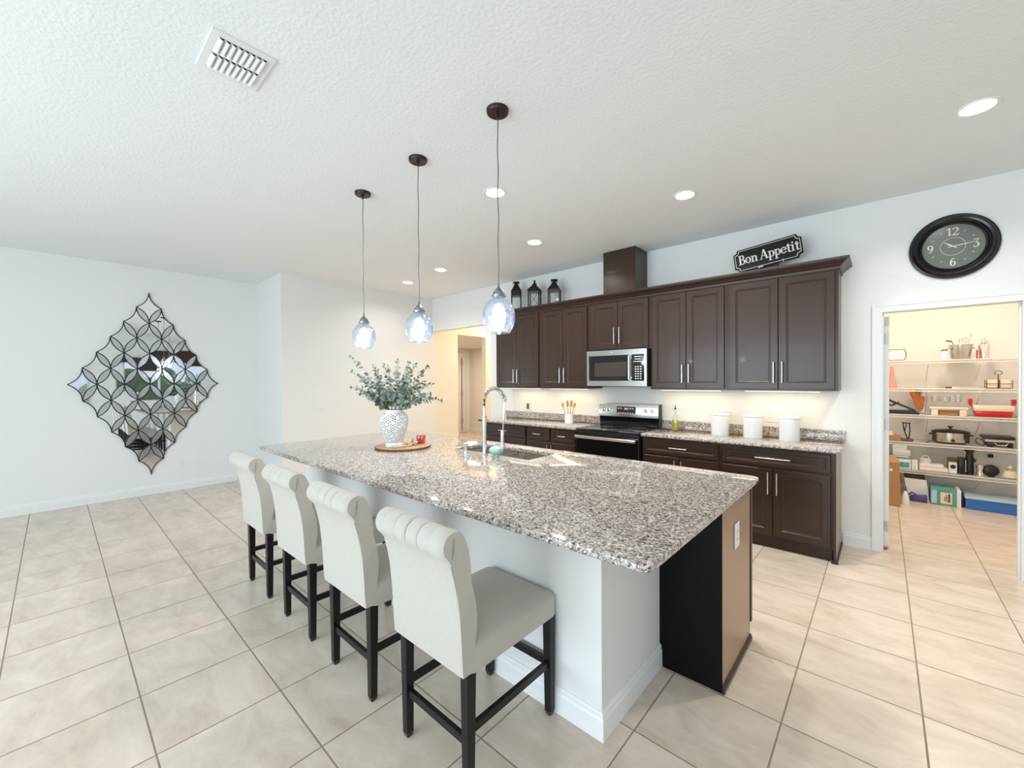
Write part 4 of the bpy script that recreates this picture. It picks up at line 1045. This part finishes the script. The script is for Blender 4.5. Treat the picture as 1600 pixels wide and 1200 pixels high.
# ============================================================ LANTERNS
def lantern(x, y, w, hb, hr, label, finial, solid=0, rot=0):
    z = 2.4795; t = thing('lantern', (x, y, z), label, 'lantern', 'black lanterns on the cabinets'); s = w/2
    R = Matrix.Translation((x, y, 0)) @ Matrix.Rotation(rot, 4, 'Z') @ Matrix.Translation((-x, -y, 0))
    pz = .009
    MB().box(x-s, x+s, y-s, y+s, z, z+.016).xf(R).build('base', 'blackmetal', t)
    MB().box(x-s+.01, x+s-.01, y-s+.01, y+s-.01, z+hb-.02-solid, z+hb).box(x-s, x+s, y-s, y-s+.012, z+hb-.02-solid, z+hb).box(x-s, x+s, y+s-.012, y+s, z+hb-.02-solid, z+hb).box(x-s, x-s+.012, y-s, y+s, z+hb-.02-solid, z+hb).box(x+s-.012, x+s, y-s, y+s, z+hb-.02-solid, z+hb).xf(R).build('top_band', 'blackmetal', t)
    for sx in (-1, 1):
        for sy in (-1, 1): MB().box(x+sx*(s-pz)-pz, x+sx*(s-pz)+pz, y+sy*(s-pz)-pz, y+sy*(s-pz)+pz, z+.016, z+hb-.02-solid).xf(R).build('post', 'blackmetal', t)
    e = .012 if finial else 0; q = .02
    MB().hexa([(x-s-e, y-s-e, z+hb), (x+s+e, y-s-e, z+hb), (x+s+e, y+s+e, z+hb), (x-s-e, y+s+e, z+hb)], [(x-q, y-q, z+hb+hr), (x+q, y-q, z+hb+hr), (x+q, y+q, z+hb+hr), (x-q, y+q, z+hb+hr)]).xf(R).build('roof', 'blackmetal', t)
    if finial:
        MB().lathe([(.022, 0), (.034, .008), (.022, .022), (.012, .03), (.012, .045), (.016, .052), (.008, .066), (0, .074)], (x, y, z+hb+hr-.004), 16).build('finial', 'blackmetal', t, True)
        g = MB()
        for (a, b_) in (((-s+.02, .03), (s-.02, hb-.04)), ((s-.02, .03), (-s+.02, hb-.04))): g.tube([(x+a[0], y-s+.004, z+a[1]), (x+b_[0], y-s+.004, z+b_[1])], .0025, 6)
        g.xf(R).build('cross_bars', 'blackmetal', t)
    else:
        MB().lathe([(0, 0), (.034, 0), (.05, .018), (.05, .024), (0, .024)], (x, y, z+hb+hr+.008), 18).lathe([(.018, -.004), (.018, .009)], (x, y, z+hb+hr), 12).build('chimney_cap', 'blackmetal', t, True)
        MB().tube([R @ Vector((x+.045*cos(a), y, z+hb+hr+.012+.03*sin(a))) for a in [pi+pi*i/10 for i in range(11)]], .004, 6).build('carry_ring', 'blackmetal', t, True)
    for sy in (-1, 1): MB().box(x-s+.012, x+s-.012, y+sy*(s-.008)-.001, y+sy*(s-.008)+.001, z+.0165, z+hb-.021-solid).xf(R).build('glass_pane', 'clearglass', t)
    return t
lantern(-3.95, 4.50, .15, .285, .105, 'tall black lantern, leftmost of three, with a broad solid top band and ring', False, .05, .72)
lantern(-3.61, 4.50, .165, .245, .085, 'middle black lantern with a pointed finial and crossed bars', True, 0, .5)
lantern(-3.27, 4.50, .165, .205, .105, 'smaller black lantern, rightmost of three, with clear panes and ring', False, 0, .5)

# ============================================================ PANTRY
SH = {1: .362, 2: .700, 3: 1.035, 4: 1.352, 5: 1.690}
SY_F = 6.93
for n_, z in SH.items():
    lab = ['', 'lowest white wire pantry shelf, holding the food processor and boxes', 'second white wire pantry shelf from the floor, holding the slow cooker', 'middle white wire pantry shelf, holding the red baking dish', 'white wire pantry shelf second from the top, holding the condiment caddy', 'top white wire pantry shelf, holding the metal ice bucket'][n_]
    t = thing('wire_shelf', (.5, 7.1, z), lab, 'shelf', 'wire shelves in the pantry')
    fr = MB().tube([(PX0+.004, SY_F, z-.004), (PX1-.004, SY_F, z-.004)], .004, 6).tube([(PX0+.004, SY_F, z-.036), (PX1-.004, SY_F, z-.036)], .004, 6)
    fr.tube([(PX0+.004, PYB-.01, z-.004), (PX1-.004, PYB-.01, z-.004)], .004, 6).tube([(PX0+.004, 7.14, z-.008), (PX1-.004, 7.14, z-.008)], .003, 6); fr.build('rails', 'wire', t)
    wr = MB(); k = int((PX1-PX0)/.0135)
    for i in range(k):
        x = PX0+.01+i*.0135; wr.tube([(x, PYB-.012, z-.0035), (x, SY_F, z-.0035), (x, SY_F-.002, z-.036)], .0019, 4, caps=False)
    wr.build('wires', 'wire', t)
    for x in (.41, .826): MB().box(x-.004, x+.004, 6.99, 7.0, z-.06, z-.038).tube([(x, 6.98, z-.04), (x, PYB-.006, z-.24 if n_ > 1 else z-.22)], .0045, 6).build('brace', 'wire', t)

def T(name, x, y, z, label, cat, g=None): return thing(name, (x, y, z), label, cat, g)
def boxt(name, x0, x1, y0, y1, z0, z1, m, label, cat='box', bev=.003, g=None):
    return tag(MB().box(x0, x1, y0, y1, z0, z1).bevel(bev, 1).build(name, m), label, cat, g)
YP = 6.96
# -- top shelf
z = SH[5]+.0005
t = T('framed_sign', .14, 7.05, z, 'small white sign with a wavy dark frame on the top pantry shelf', 'sign')
wav = [(.075+.0*k, 0) for k in range(0)]
pts = []
for k in range(48):
    a = 2*pi*k/48; ex = .078*(abs(cos(a))**.35)*(1 if cos(a) >= 0 else -1); ez = .066*(abs(sin(a))**.35)*(1 if sin(a) >= 0 else -1); wv = 1+.05*cos(6*a); pts.append((ex*wv, ez*wv))
MB().prism([(u*.94, v*.94) for u, v in pts], lambda u, v, w: Vector((.135+u, 7.04-w, z+.075+v)), 0, .008).build('panel', 'plastic', t)
MB().tube([(.135+u, 7.036, z+.075+v) for u, v in pts], .0048, 6, closed=True).build('frame', 'brown', t)
tx_ = MB()
for i, (a, b_) in enumerate(((-.045, .03), (-.03, .04), (-.05, .045))): tx_.box(.135+a, .135+b_, 7.0305, 7.0318, z+.105-i*.022, z+.108-i*.022)
tx_.build('text_lines', 'greymetal', t)
t = T('ice_bucket', .68, 7.08, z, 'brushed metal ice bucket full of bar tools on the top pantry shelf', 'bucket')
MB().lathe([(0, 0), (.072, 0), (.080, .01), (.098, .16), (.104, .165), (.104, .172), (.094, .17), (.076, .012), (0, .012)], (.68, 7.08, z), 36).build('body', 'steel', t, True)
for s in (-1, 1): MB().tube([(.68+s*.098, 7.05, z+.13), (.68+s*.118, 7.06, z+.125), (.68+s*.118, 7.10, z+.125), (.68+s*.098, 7.11, z+.13)], .004, 6).build('handle', 'steel', t, True)
for i, (dx, hh_, m, lb) in enumerate(((-.07, .215, 'brown', 'brown-handled tool leaning left out of the ice bucket'), (-.01, .235, 'steel', 'T-handled steel corkscrew in the ice bucket'), (.035, .225, 'chrome', 'steel bar strainer in the ice bucket'), (.075, .255, 'steel', 'steel fork-like tool leaning right out of the ice bucket'))):
    t = T('bar_tool', .68+dx*.3, 7.08, z+.02, lb, 'bar tool', 'bar tools in the ice bucket')
    b0 = Vector((.68+dx*.3, 7.08, z+.02)); tp = Vector((.68+dx, 7.08+.01*i, z+hh_)); MB().tube([b0, tp], .004, 6).build('shaft', m, t)
    hd = MB()
    if i == 0: hd.tube([tp, tp+Vector((-.05, 0, .012)), ], .009, 8)
    elif i == 1: hd.tube([tp+Vector((-.03, 0, 0)), tp+Vector((.03, 0, 0))], .005, 8)
    elif i == 2: hd.tube([tp+Vector((.022*cos(a), 0, .022*sin(a))) for a in [2*pi*k/12 for k in range(12)]], .004, 6, closed=True)
    else:
        for s in (-1, 0, 1): hd.tube([tp, tp+Vector((.012+s*.012, 0, .035))], .0035, 6)
    hd.build('head', m, t)
t = T('glass_jar', .566, 7.05, z, 'small lidded jar left of the ice bucket on the top pantry shelf', 'jar')
MB().lathe([(0, 0), (.030, 0), (.032, .006), (.032, .085), (.024, .10), (0, .10)], (.545, 7.03, z), 24).build('body', 'canister', t, True)
MB().lathe([(0, .1005), (.026, .1005), (.026, .118), (.01, .125), (0, .125)], (.545, 7.03, z), 24).build('lid', 'greymetal', t, True)
t = T('cocktail_shaker', .86, 7.08, z, 'tall polished steel cocktail shaker right of the ice bucket', 'cocktail shaker')
MB().lathe([(0, 0), (.038, 0), (.046, .12), (.046, .15), (.030, .185), (.022, .19), (.022, .215), (.012, .225), (0, .226)], (.86, 7.08, z), 28).build('body', 'chrome', t, True)
t = T('bottle_opener', .802, 7.03, z, 'red-handled opener between the ice bucket and the shaker', 'opener')
MB().box(.795, .809, 7.02, 7.034, z, z+.10).bevel(.003).build('handle', 'red', t)
MB().tube([(.802+.012*cos(a), 7.027, z+.112+.012*sin(a)) for a in [2*pi*k/12 for k in range(12)]], .003, 6, closed=True).build('ring', 'chrome', t)
# -- fourth shelf
z = SH[4]+.0005
t = T('pink_funnel', .095, 7.05, z, 'pink plastic cone on the shelf beside the pantry door', 'funnel')
MB().lathe([(0, 0), (.045, 0), (.047, .008), (.020, .20), (.014, .27), (0, .27)], (.092, 7.05, z), 24).build('cone', 'pink', t, True)
t = T('carving_knife', .7, 7.0, z, 'brown-handled knife with a long blade lying on the shelf', 'knife')
MB().box(.552, .605, 6.985, 7.005, z, z+.022).bevel(.004).build('handle', 'brown', t)
MB().prism([(.6055, .004), (.85, .004), (.80, .022), (.6055, .020)], lambda u, v, w: Vector((u, w, z+v)), 6.993, 6.996).build('blade', 'chrome', t)
t = T('condiment_caddy', .965, 7.05, z, 'brown wire condiment caddy with a ring handle on the shelf', 'caddy')
fr = MB()
for dz in (.005, .055): fr.tube([(.872, 7.0, z+dz), (1.058, 7.0, z+dz), (1.058, 7.11, z+dz), (.872, 7.11, z+dz)], .0035, 6, closed=True)
for x in (.872, .965, 1.058):
    for y in (7.0, 7.11): fr.tube([(x, y, z+.003), (x, y, z+.095)], .0035, 6)
fr.tube([(.965, 7.055, z+.003), (.965, 7.055, z+.15)], .005, 8); fr.build('rack', 'brown', t)
MB().tube([(.965+.028*cos(a), 7.055, z+.178+.022*sin(a)) for a in [2*pi*k/20 for k in range(20)]], .0035, 6, closed=True).build('ring_handle', 'brown', t)
for x, lb in ((.918, 'left glass jar in the wire caddy'), (1.012, 'right glass jar in the wire caddy')):
    tag(MB().box(x-.038, x+.038, 7.01, 7.10, z+.0095, z+.10).bevel(.008, 2).build('caddy_jar', 'creamglaze'), lb, 'jar', 'jars in the caddy')
# -- third shelf
z = SH[3]+.0005
t = T('mandoline_slicer', .2, 7.05, z, 'black folding slicer with a sloping top on the shelf by the pantry door', 'slicer')
MB().prism([(.02, 0), (.335, 0), (.335, .02), (.27, .045), (.02, .045)], lambda u, v, w: Vector((u, w, z+v)), 6.97, 7.12).build('base', 'black', t)
MB().prism([(.02, .175), (.30, .030), (.315, .045), (.02, .205)], lambda u, v, w: Vector((u, w, z+v)), 6.985, 7.105).build('arm', 'black', t)
MB().tube([(.05, 7.02, z+.12), (.085, 7.0, z+.10), (.13, 7.02, z+.125), (.15, 7.05, z+.14)], .010, 8).build('knob', 'black', t, True)
t = T('carrot_bag', .33, 7.2, z, 'bag printed with orange carrots and green tops on the pantry shelf', 'bag')
for i, (a, b_) in enumerate((((.275, .29), (.345, .03)), ((.315, .295), (.352, .04)), ((.352, .30), (.36, .03)), ((.385, .285), (.372, .04)))):
    MB().tube([(a[0], 7.22+.01*i, z+a[1]-.02), (b_[0], 7.22+.01*i, z+b_[1])], [.024, .008], 10).build('carrot', 'orange', t, True)
MB().ball((.355, 7.20, z+.265), .030, 12, 8, 1, .6, .7).ball((.32, 7.21, z+.275), .02, 12, 8).build('leafy_top', 'green', t, True)
MB().hexa([(.325, 7.18, z), (.395, 7.18, z), (.395, 7.28, z), (.325, 7.28, z)], [(.265, 7.178, z+.28), (.405, 7.178, z+.28), (.405, 7.285, z+.28), (.265, 7.285, z+.28)]).build('clear_pouch', 'clearglass', t)
t = T('wooden_riser', .58, 7.06, z, 'cream wooden riser tray standing on the middle pantry shelf', 'riser')
MB().box(.42, .735, 6.98, 7.14, z+.075, z+.10).bevel(.003).build('tray', 'creamglaze', t)
for x in (.435, .665): 
    for y in (6.985, 7.10): MB().box(x, x+.055, y, y+.03, z, z+.0745).build('leg', 'creamglaze', t)
boxt('brown_box', .50, .655, 7.01, 7.09, z, z+.055, 'cardboard', 'flat brown box under the cream riser tray')
for x, r, hh_, lb in ((.47, .035, .135, 'left clear glass on the cream riser tray'), (.555, .045, .12, 'stemmed clear glass dish on the cream riser tray'), (.66, .03, .15, 'right clear glass on the cream riser tray')):
    tag(MB().lathe([(0, .0), (r*.8, 0), (r*.8, .004), (.006, .008), (.006, .05), (r, .06), (r, hh_), (r-.003, hh_), (r-.003, .064), (0, .058)], (x, 7.06, z+.1005), 24).build('glass_dish', 'clearglass', None, True), lb, 'glass', 'glassware on the riser')
t = T('baking_dish', .915, 7.06, z, 'red and cream rectangular baking dish with red handles on the shelf', 'baking dish')
def trapz(x0, x1, y0, y1, z0, z1, e, m, nm, par): return MB().hexa([(x0+e, y0+e, z0), (x1-e, y0+e, z0), (x1-e, y1-e, z0), (x0+e, y1-e, z0)], [(x0, y0, z1), (x1, y0, z1), (x1, y1, z1), (x0, y1, z1)]).bevel(.006, 2).build(nm, m, par, True)
trapz(.775, 1.062, 6.96, 7.15, z, z+.065, .01, 'red', 'base', t)
trapz(.765, 1.072, 6.955, 7.155, z+.066, z+.13, .006, 'creamglaze', 'upper_dish', t)
for s, x in ((-1, .765), (1, 1.062)): MB().prism([(0, .11), (s*.01, .11), (s*.03, .15), (s*.03, .20), (-s*.005, .20), (-s*.005, .155)], lambda u, v, w: Vector((x+u, w, z+v)), 7.02, 7.09).bevel(.004).build('handle', 'red', t)
# -- second shelf
z = SH[2]+.0005
boxt('orange_box', .03, .172, 6.98, 7.1, z, z+.06, 'cardboard', 'small orange-brown box beside the pantry door on the second shelf')
boxt('picture_card', .035, .10, 7.01, 7.03, z+.061, z+.115, 'plastic', 'small white card standing on the orange-brown box', 'card')
t = T('wine_rack', .225, 7.05, z, 'black wrought metal stand on a dark base on the second pantry shelf', 'stand')
MB().box(.175, .285, 6.99, 7.10, z, z+.028).bevel(.006).build('base', 'brown', t)
MB().tube([(.19, 7.04, z+.23), (.205, 7.04, z+.12), (.235, 7.04, z+.028)], .006, 8).tube([(.25, 7.05, z+.22), (.255, 7.05, z+.12), (.245, 7.05, z+.028)], .006, 8).tube([(.225, 7.05, z+.22), (.21, 7.05, z+.12)], .005, 8).build('rods', 'black', t, True)
MB().tube([(.222+.035*cos(a), 7.045+.02*sin(a), z+.22) for a in [2*pi*k/16 for k in range(16)]], .006, 6, closed=True).build('collar', 'black', t, True)
t = T('slow_cooker', .60, 7.08, z, 'oval stainless steel slow cooker with a black lid on the second shelf', 'slow cooker')
def oval(prof, cx_, cy_, m, nm, par, sy=.72): 
    mb = MB().lathe(prof, (0, 0, 0), 40); mb.xf(Matrix.Translation((cx_, cy_, z)) @ Matrix.Diagonal((1, sy, 1, 1))); return mb.build(nm, m, par, True)
oval([(0, .004), (.125, .004), (.132, .02), (0, .02)], .60, 7.08, 'black', 'base', t)
oval([(0, .0205), (.132, .0205), (.140, .05), (.143, .130), (0, .130)], .60, 7.08, 'steel', 'body', t)
oval([(0, .1305), (.160, .1305), (.165, .140), (.13, .158), (.05, .170), (0, .172)], .60, 7.08, 'black', 'lid', t)
MB().lathe([(0, 0), (.010, 0), (.010, .018), (.026, .024), (.026, .034), (0, .036)], (.60, 7.08, z+.1725), 20).build('lid_knob', 'black', t, True)
for s in (-1, 1): MB().box(.60+s*.118, .60+s*.150, 7.03, 7.13, z+.02, z+.128).box(.60+s*.150, .60+s*.180, 7.05, 7.11, z+.10, z+.115).bevel(.005).build('side_handle', 'black', t)
MB().lathe([(0, .012), (.016, .012), (.018, 0), (0, 0)], (.612, 6.977, z+.045), 20, 'y').build('dial', 'black', t, True)
MB().tube([(.465, 7.0, z+.035), (.43, 6.99, z+.03), (.40, 6.98, z+.008), (.39, 6.98, z+.004)], .004, 6).build('cord', 'black', t)
t = T('griddle_press', .95, 7.08, z, 'black electric grill press with a silver handle and cord on the shelf', 'grill')
MB().box(.87, 1.065, 6.98, 7.20, z+.012, z+.06).bevel(.01, 2).build('base', 'black', t, True)
MB().box(.845, 1.078, 6.97, 7.21, z+.088, z+.122).bevel(.006, 2).build('lid', 'black', t, True)
MB().box(.855, 1.07, 6.965, 7.20, z+.0605, z+.0875).bevel(.004).build('plate_band', 'steel', t)
for x in (.90, 1.05): MB().lathe([(0, 0), (.022, 0), (.022, .012), (0, .012)], (x, 7.03, z), 16).build('foot', 'black', t)
MB().tube([(.93, 6.975, z+.052), (.945, 6.955, z+.03), (1.01, 6.955, z+.03), (1.025, 6.975, z+.052)], .006, 8).build('handle', 'chrome', t, True)
MB().tube([(.87, 7.0, z+.03), (.84, 6.98, z+.012), (.80, 6.975, z+.03), (.785, 6.975, z+.07), (.80, 6.98, z+.095), (.83, 7.0, z+.08), (.87, 7.02, z+.05)], .005, 6).build('cord', 'black', t, True)
# -- lowest shelf
z = SH[1]+.0005
def carton(x0, x1, y0, y1, z0, z1, body, patch, label, name='carton', pr=(.1, .9, .15, .7)):
    t = T(name, (x0+x1)/2, (y0+y1)/2, z0, label, 'box')
    MB().box(x0, x1, y0, y1, z0, z1).bevel(.002, 1).build('carton_body', body, t)
    w, h_ = x1-x0, z1-z0; MB().box(x0+w*pr[0], x0+w*pr[1], y0-.0015, y0-.0002, z0+h_*pr[2], z0+h_*pr[3]).build('printed_panel', patch, t); return t
carton(.115, .262, 6.98, 7.12, z, z+.115, 'plastic', 'tealbox', 'white box with a teal picture, bottom of the stack on the lowest shelf')
carton(.07, .262, 7.00, 7.13, z+.1155, z+.16, 'tealbox', 'plastic', 'thin teal-striped box in the middle of the stack on the lowest shelf', pr=(.1, .9, .5, .9))
carton(.10, .258, 7.0, 7.12, z+.1605, z+.225, 'plastic', 'creamglaze', 'white box second from the top of the stack on the lowest shelf', pr=(0.05, .95, .3, .6))
carton(.095, .225, 7.0, 7.11, z+.2255, z+.285, 'plastic', 'whiteprint', 'small white box on top of the stack on the lowest shelf', pr=(.2, .8, .4, .6))
carton(.268, .322, 6.975, 7.06, z, z+.115, 'plastic', 'whiteprint', 'small upright white box beside the teal-picture stack', pr=(.3, .7, .1, .4))
carton(.335, .575, 6.97, 7.12, z, z+.045, 'plastic', 'pink', 'lower of the two flat white boxes on the lowest shelf', pr=(.02, .98, .1, .3))
carton(.335, .54, 6.98, 7.12, z+.0455, z+.085, 'plastic', 'pink', 'upper of the two flat white boxes on the lowest shelf', pr=(.02, .98, .05, .2))
t = T('white_dish_stack', .39, 7.05, z+.0855, 'white lidded dish with a looped handle on the flat white boxes', 'dish')
MB().lathe([(0, 0), (.05, 0), (.055, .05), (.03, .058), (0, .06)], (.39, 7.05, z+.0855), 28).build('dish', 'canister', t, True)
MB().tube([(.36, 7.05, z+.145), (.37, 7.04, z+.17), (.41, 7.05, z+.175), (.42, 7.05, z+.145)], .006, 8).build('loop_handle', 'canister', t, True)
t = T('coffee_tin', .615, 7.03, z, 'white canister with a black oval label and brown lid on the lowest shelf', 'canister')
MB().box(.582, .648, 7.0, 7.06, z, z+.125).bevel(.004).build('body', 'plastic', t)
MB().box(.575, .66, 7.061, 7.11, z, z+.17).build('back_box', 'brown', t)
mb = MB().lathe([(0, .002), (.024, .002), (.024, 0), (0, 0)], (.615, 6.9995, z+.078), 24, 'y'); mb.build('label_oval', 'black', t)
t = T('food_processor', .725, 7.06, z, 'black food processor with a flared feed chute on the lowest shelf', 'food processor')
MB().box(.660, .712, 7.0, 7.13, z, z+.185).bevel(.008, 2).build('motor_base', 'black', t, True)
MB().lathe([(0, 0), (.034, 0), (.036, .03), (.036, .18), (.028, .235), (.026, .25), (.050, .284), (.050, .292), (0, .292)], (.750, 7.05, z), 28).build('bowl_and_chute', 'black', t, True)
MB().box(.713, .719, 7.0, 7.02, z+.03, z+.17).build('silver_strip', 'chrome', t)
MB().tube([(.775, 7.04, z+.19), (.795, 7.03, z+.165), (.785, 7.03, z+.15)], .010, 8).build('grip', 'black', t, True)
t = T('steel_canister', .865, 7.0, z, 'small steel jar with a black lid between the processor and the round pan', 'jar')
MB().lathe([(0, 0), (.030, 0), (.030, .04), (.022, .06), (.022, .07), (.030, .09), (.030, .13), (0, .13)], (.822, 6.985, z), 24).build('body', 'chrome', t, True)
t = T('round_pan', .945, 7.08, z, 'round black waffle pan standing on edge on the lowest shelf', 'pan')
MB().lathe([(0, .03), (.045, .03), (.064, .022), (.066, 0), (0, 0)], (.91, 7.05, z+.0672), 36, 'y').build('pan_body', 'black', t, True)
MB().box(.885, .935, 7.0, 7.06, z, z+.012).build('foot', 'black', t)
boxt('black_plug_box', .925, .968, PYB-.03, PYB-.001, z+.175, z+.215, 'black', 'small black box mounted on the pantry back wall above the round pan', 'box')
t = T('cake_cover', 1.045, 7.05, z, 'white ceramic dish with a domed knobbed cover, right end of the lowest shelf', 'covered dish')
MB().lathe([(0, 0), (.045, 0), (.066, .012), (.066, .02), (0, .02)], (1.05, 7.05, z), 32).build('plate', 'creamglaze', t, True)
c = MB().lathe([(0, .0205), (.060, .0205), (.056, .055), (.045, .082), (.015, .088), (0, .09)], (1.05, 7.05, z), 32).build('cover', 'creamglaze', t, True)
MB().lathe([(0, .09), (.012, .09), (.010, .10), (.022, .115), (.014, .135), (0, .142)], (1.05, 7.05, z), 20).build('knob', 'creamglaze', c, True)
# -- floor
t = T('cardboard_box', .0, 6.6, 0, 'closed cardboard box on the pantry floor, bottom of the two', 'box')
MB().box(-.12, .156, 6.47, 6.80, 0, .262).bevel(.003, 1).build('carton_body', 'cardboard', t)
t = T('cardboard_box', .0, 6.6, .2625, 'cardboard box with open flaps stacked on the closed one', 'box')
MB().box(-.12, .150, 6.48, 6.79, .2625, .50).build('carton_body', 'cardboard', t)
MB().hexa([(-.12, 6.478, .5005), (.15, 6.478, .5005), (.15, 6.482, .5005), (-.12, 6.482, .5005)], [(-.12, 6.54, .575), (.11, 6.54, .575), (.11, 6.544, .575), (-.12, 6.544, .575)]).build('flap', 'cardboard', t)
MB().box(.066, .09, 6.4785, 6.4798, .40, .43).build('handle_hole', 'plastic', t)
t = T('white_bag', .2, 6.8, 0, 'small white bag slumped beside the cardboard boxes', 'bag')
MB().lathe([(0, 0), (.038, 0), (.040, .03), (.030, .10), (.012, .15), (0, .155)], (.203, 6.66, 0), 20).build('body', 'plastic', t, True)
t = T('storage_bin', .33, 7.1, 0, 'white open bin with a dark inside on the pantry floor', 'bin')
MB().hexa([(.245, 6.96, 0), (.42, 6.96, 0), (.42, 7.25, 0), (.245, 7.25, 0)], [(.20, 6.95, .26), (.395, 6.95, .255), (.395, 7.25, .28), (.20, 7.25, .28)]).build('shell', 'plastic', t)
MB().hexa([(.205, 6.955, .2615), (.39, 6.955, .2565), (.39, 7.24, .281), (.205, 7.24, .281)], [(.205, 6.955, .264), (.39, 6.955, .26), (.39, 7.24, .284), (.205, 7.24, .284)]).build('dark_inside', 'black', t)
t = T('iron', .31, 6.87, 0, 'purple plastic appliance lying in front of the white bin', 'appliance')
MB().hexa([(.225, 6.87, 0), (.40, 6.86, 0), (.40, 6.94, 0), (.245, 6.94, 0)], [(.25, 6.88, .065), (.395, 6.87, .085), (.395, 6.93, .085), (.26, 6.93, .07)]).bevel(.01, 2).build('body', 'purple', t, True)
MB().tube([(.225, 6.88, .06), (.27, 6.88, .105), (.30, 6.88, .085)], .009, 8).build('handle', 'purple', t, True)
t = carton(.425, .635, 6.86, 7.1, 0, .195, 'tealbox', 'creamglaze', 'teal printed carton on the pantry floor left of the blue box', pr=(.38, .82, .12, .78))
MB().box(.43, .475, 6.8575, 6.859, .02, .17).build('pale_stripe', 'paleblue', t)
MB().box(.548, .556, 6.8565, 6.858, .05, .13).box(.535, .541, 6.8565, 6.858, .055, .10).box(.565, .582, 6.8565, 6.858, .045, .14).build('dark_marks', 'brown', t)
MB().box(.6355, .668, 6.86, 7.1, 0, .195).build('white_side', 'plastic', t)
boxt('navy_box', .672, .692, 6.9, 7.1, 0, .175, 'navy', 'narrow dark navy box between the teal carton and the blue box')
t = T('blue_box', .9, 7.0, 0, 'long bright blue storage box with a pale lid on the pantry floor', 'box')
MB().box(.70, 1.12, 6.85, 7.2, 0, .118).bevel(.003, 1).build('body', 'bluebox', t)
MB().box(.695, 1.125, 6.845, 7.205, .1185, .138).bevel(.003, 1).build('lid', 'paleblue', t)
t = thing('pantry_ceiling_light', (.5, 6.0, CEIL), 'round flush ceiling light inside the pantry', 'ceiling light')
MB().lathe([(0, -.05), (.10, -.045), (.14, -.015), (.14, 0), (0, 0)], (.5, 6.0, CEIL), 32).build('diffuser', 'strip', t, True)
area('pantry_lamp', (.5, 6.0, CEIL-.06), (.5, 6.0, 0), .3, .3, 38, (1, .83, .66), 180, 'DISK')
area('hall_lamp', (-5.4, 6.2, CEIL-.03), (-5.4, 6.2, 0), .3, .3, 42, (1, .76, .50), 180, 'DISK')
area('vestibule_lamp', (-7.6, 6.9, 2.36), (-7.6, 6.9, 0), .3, .3, 30, (1, .82, .64), 180, 'DISK')
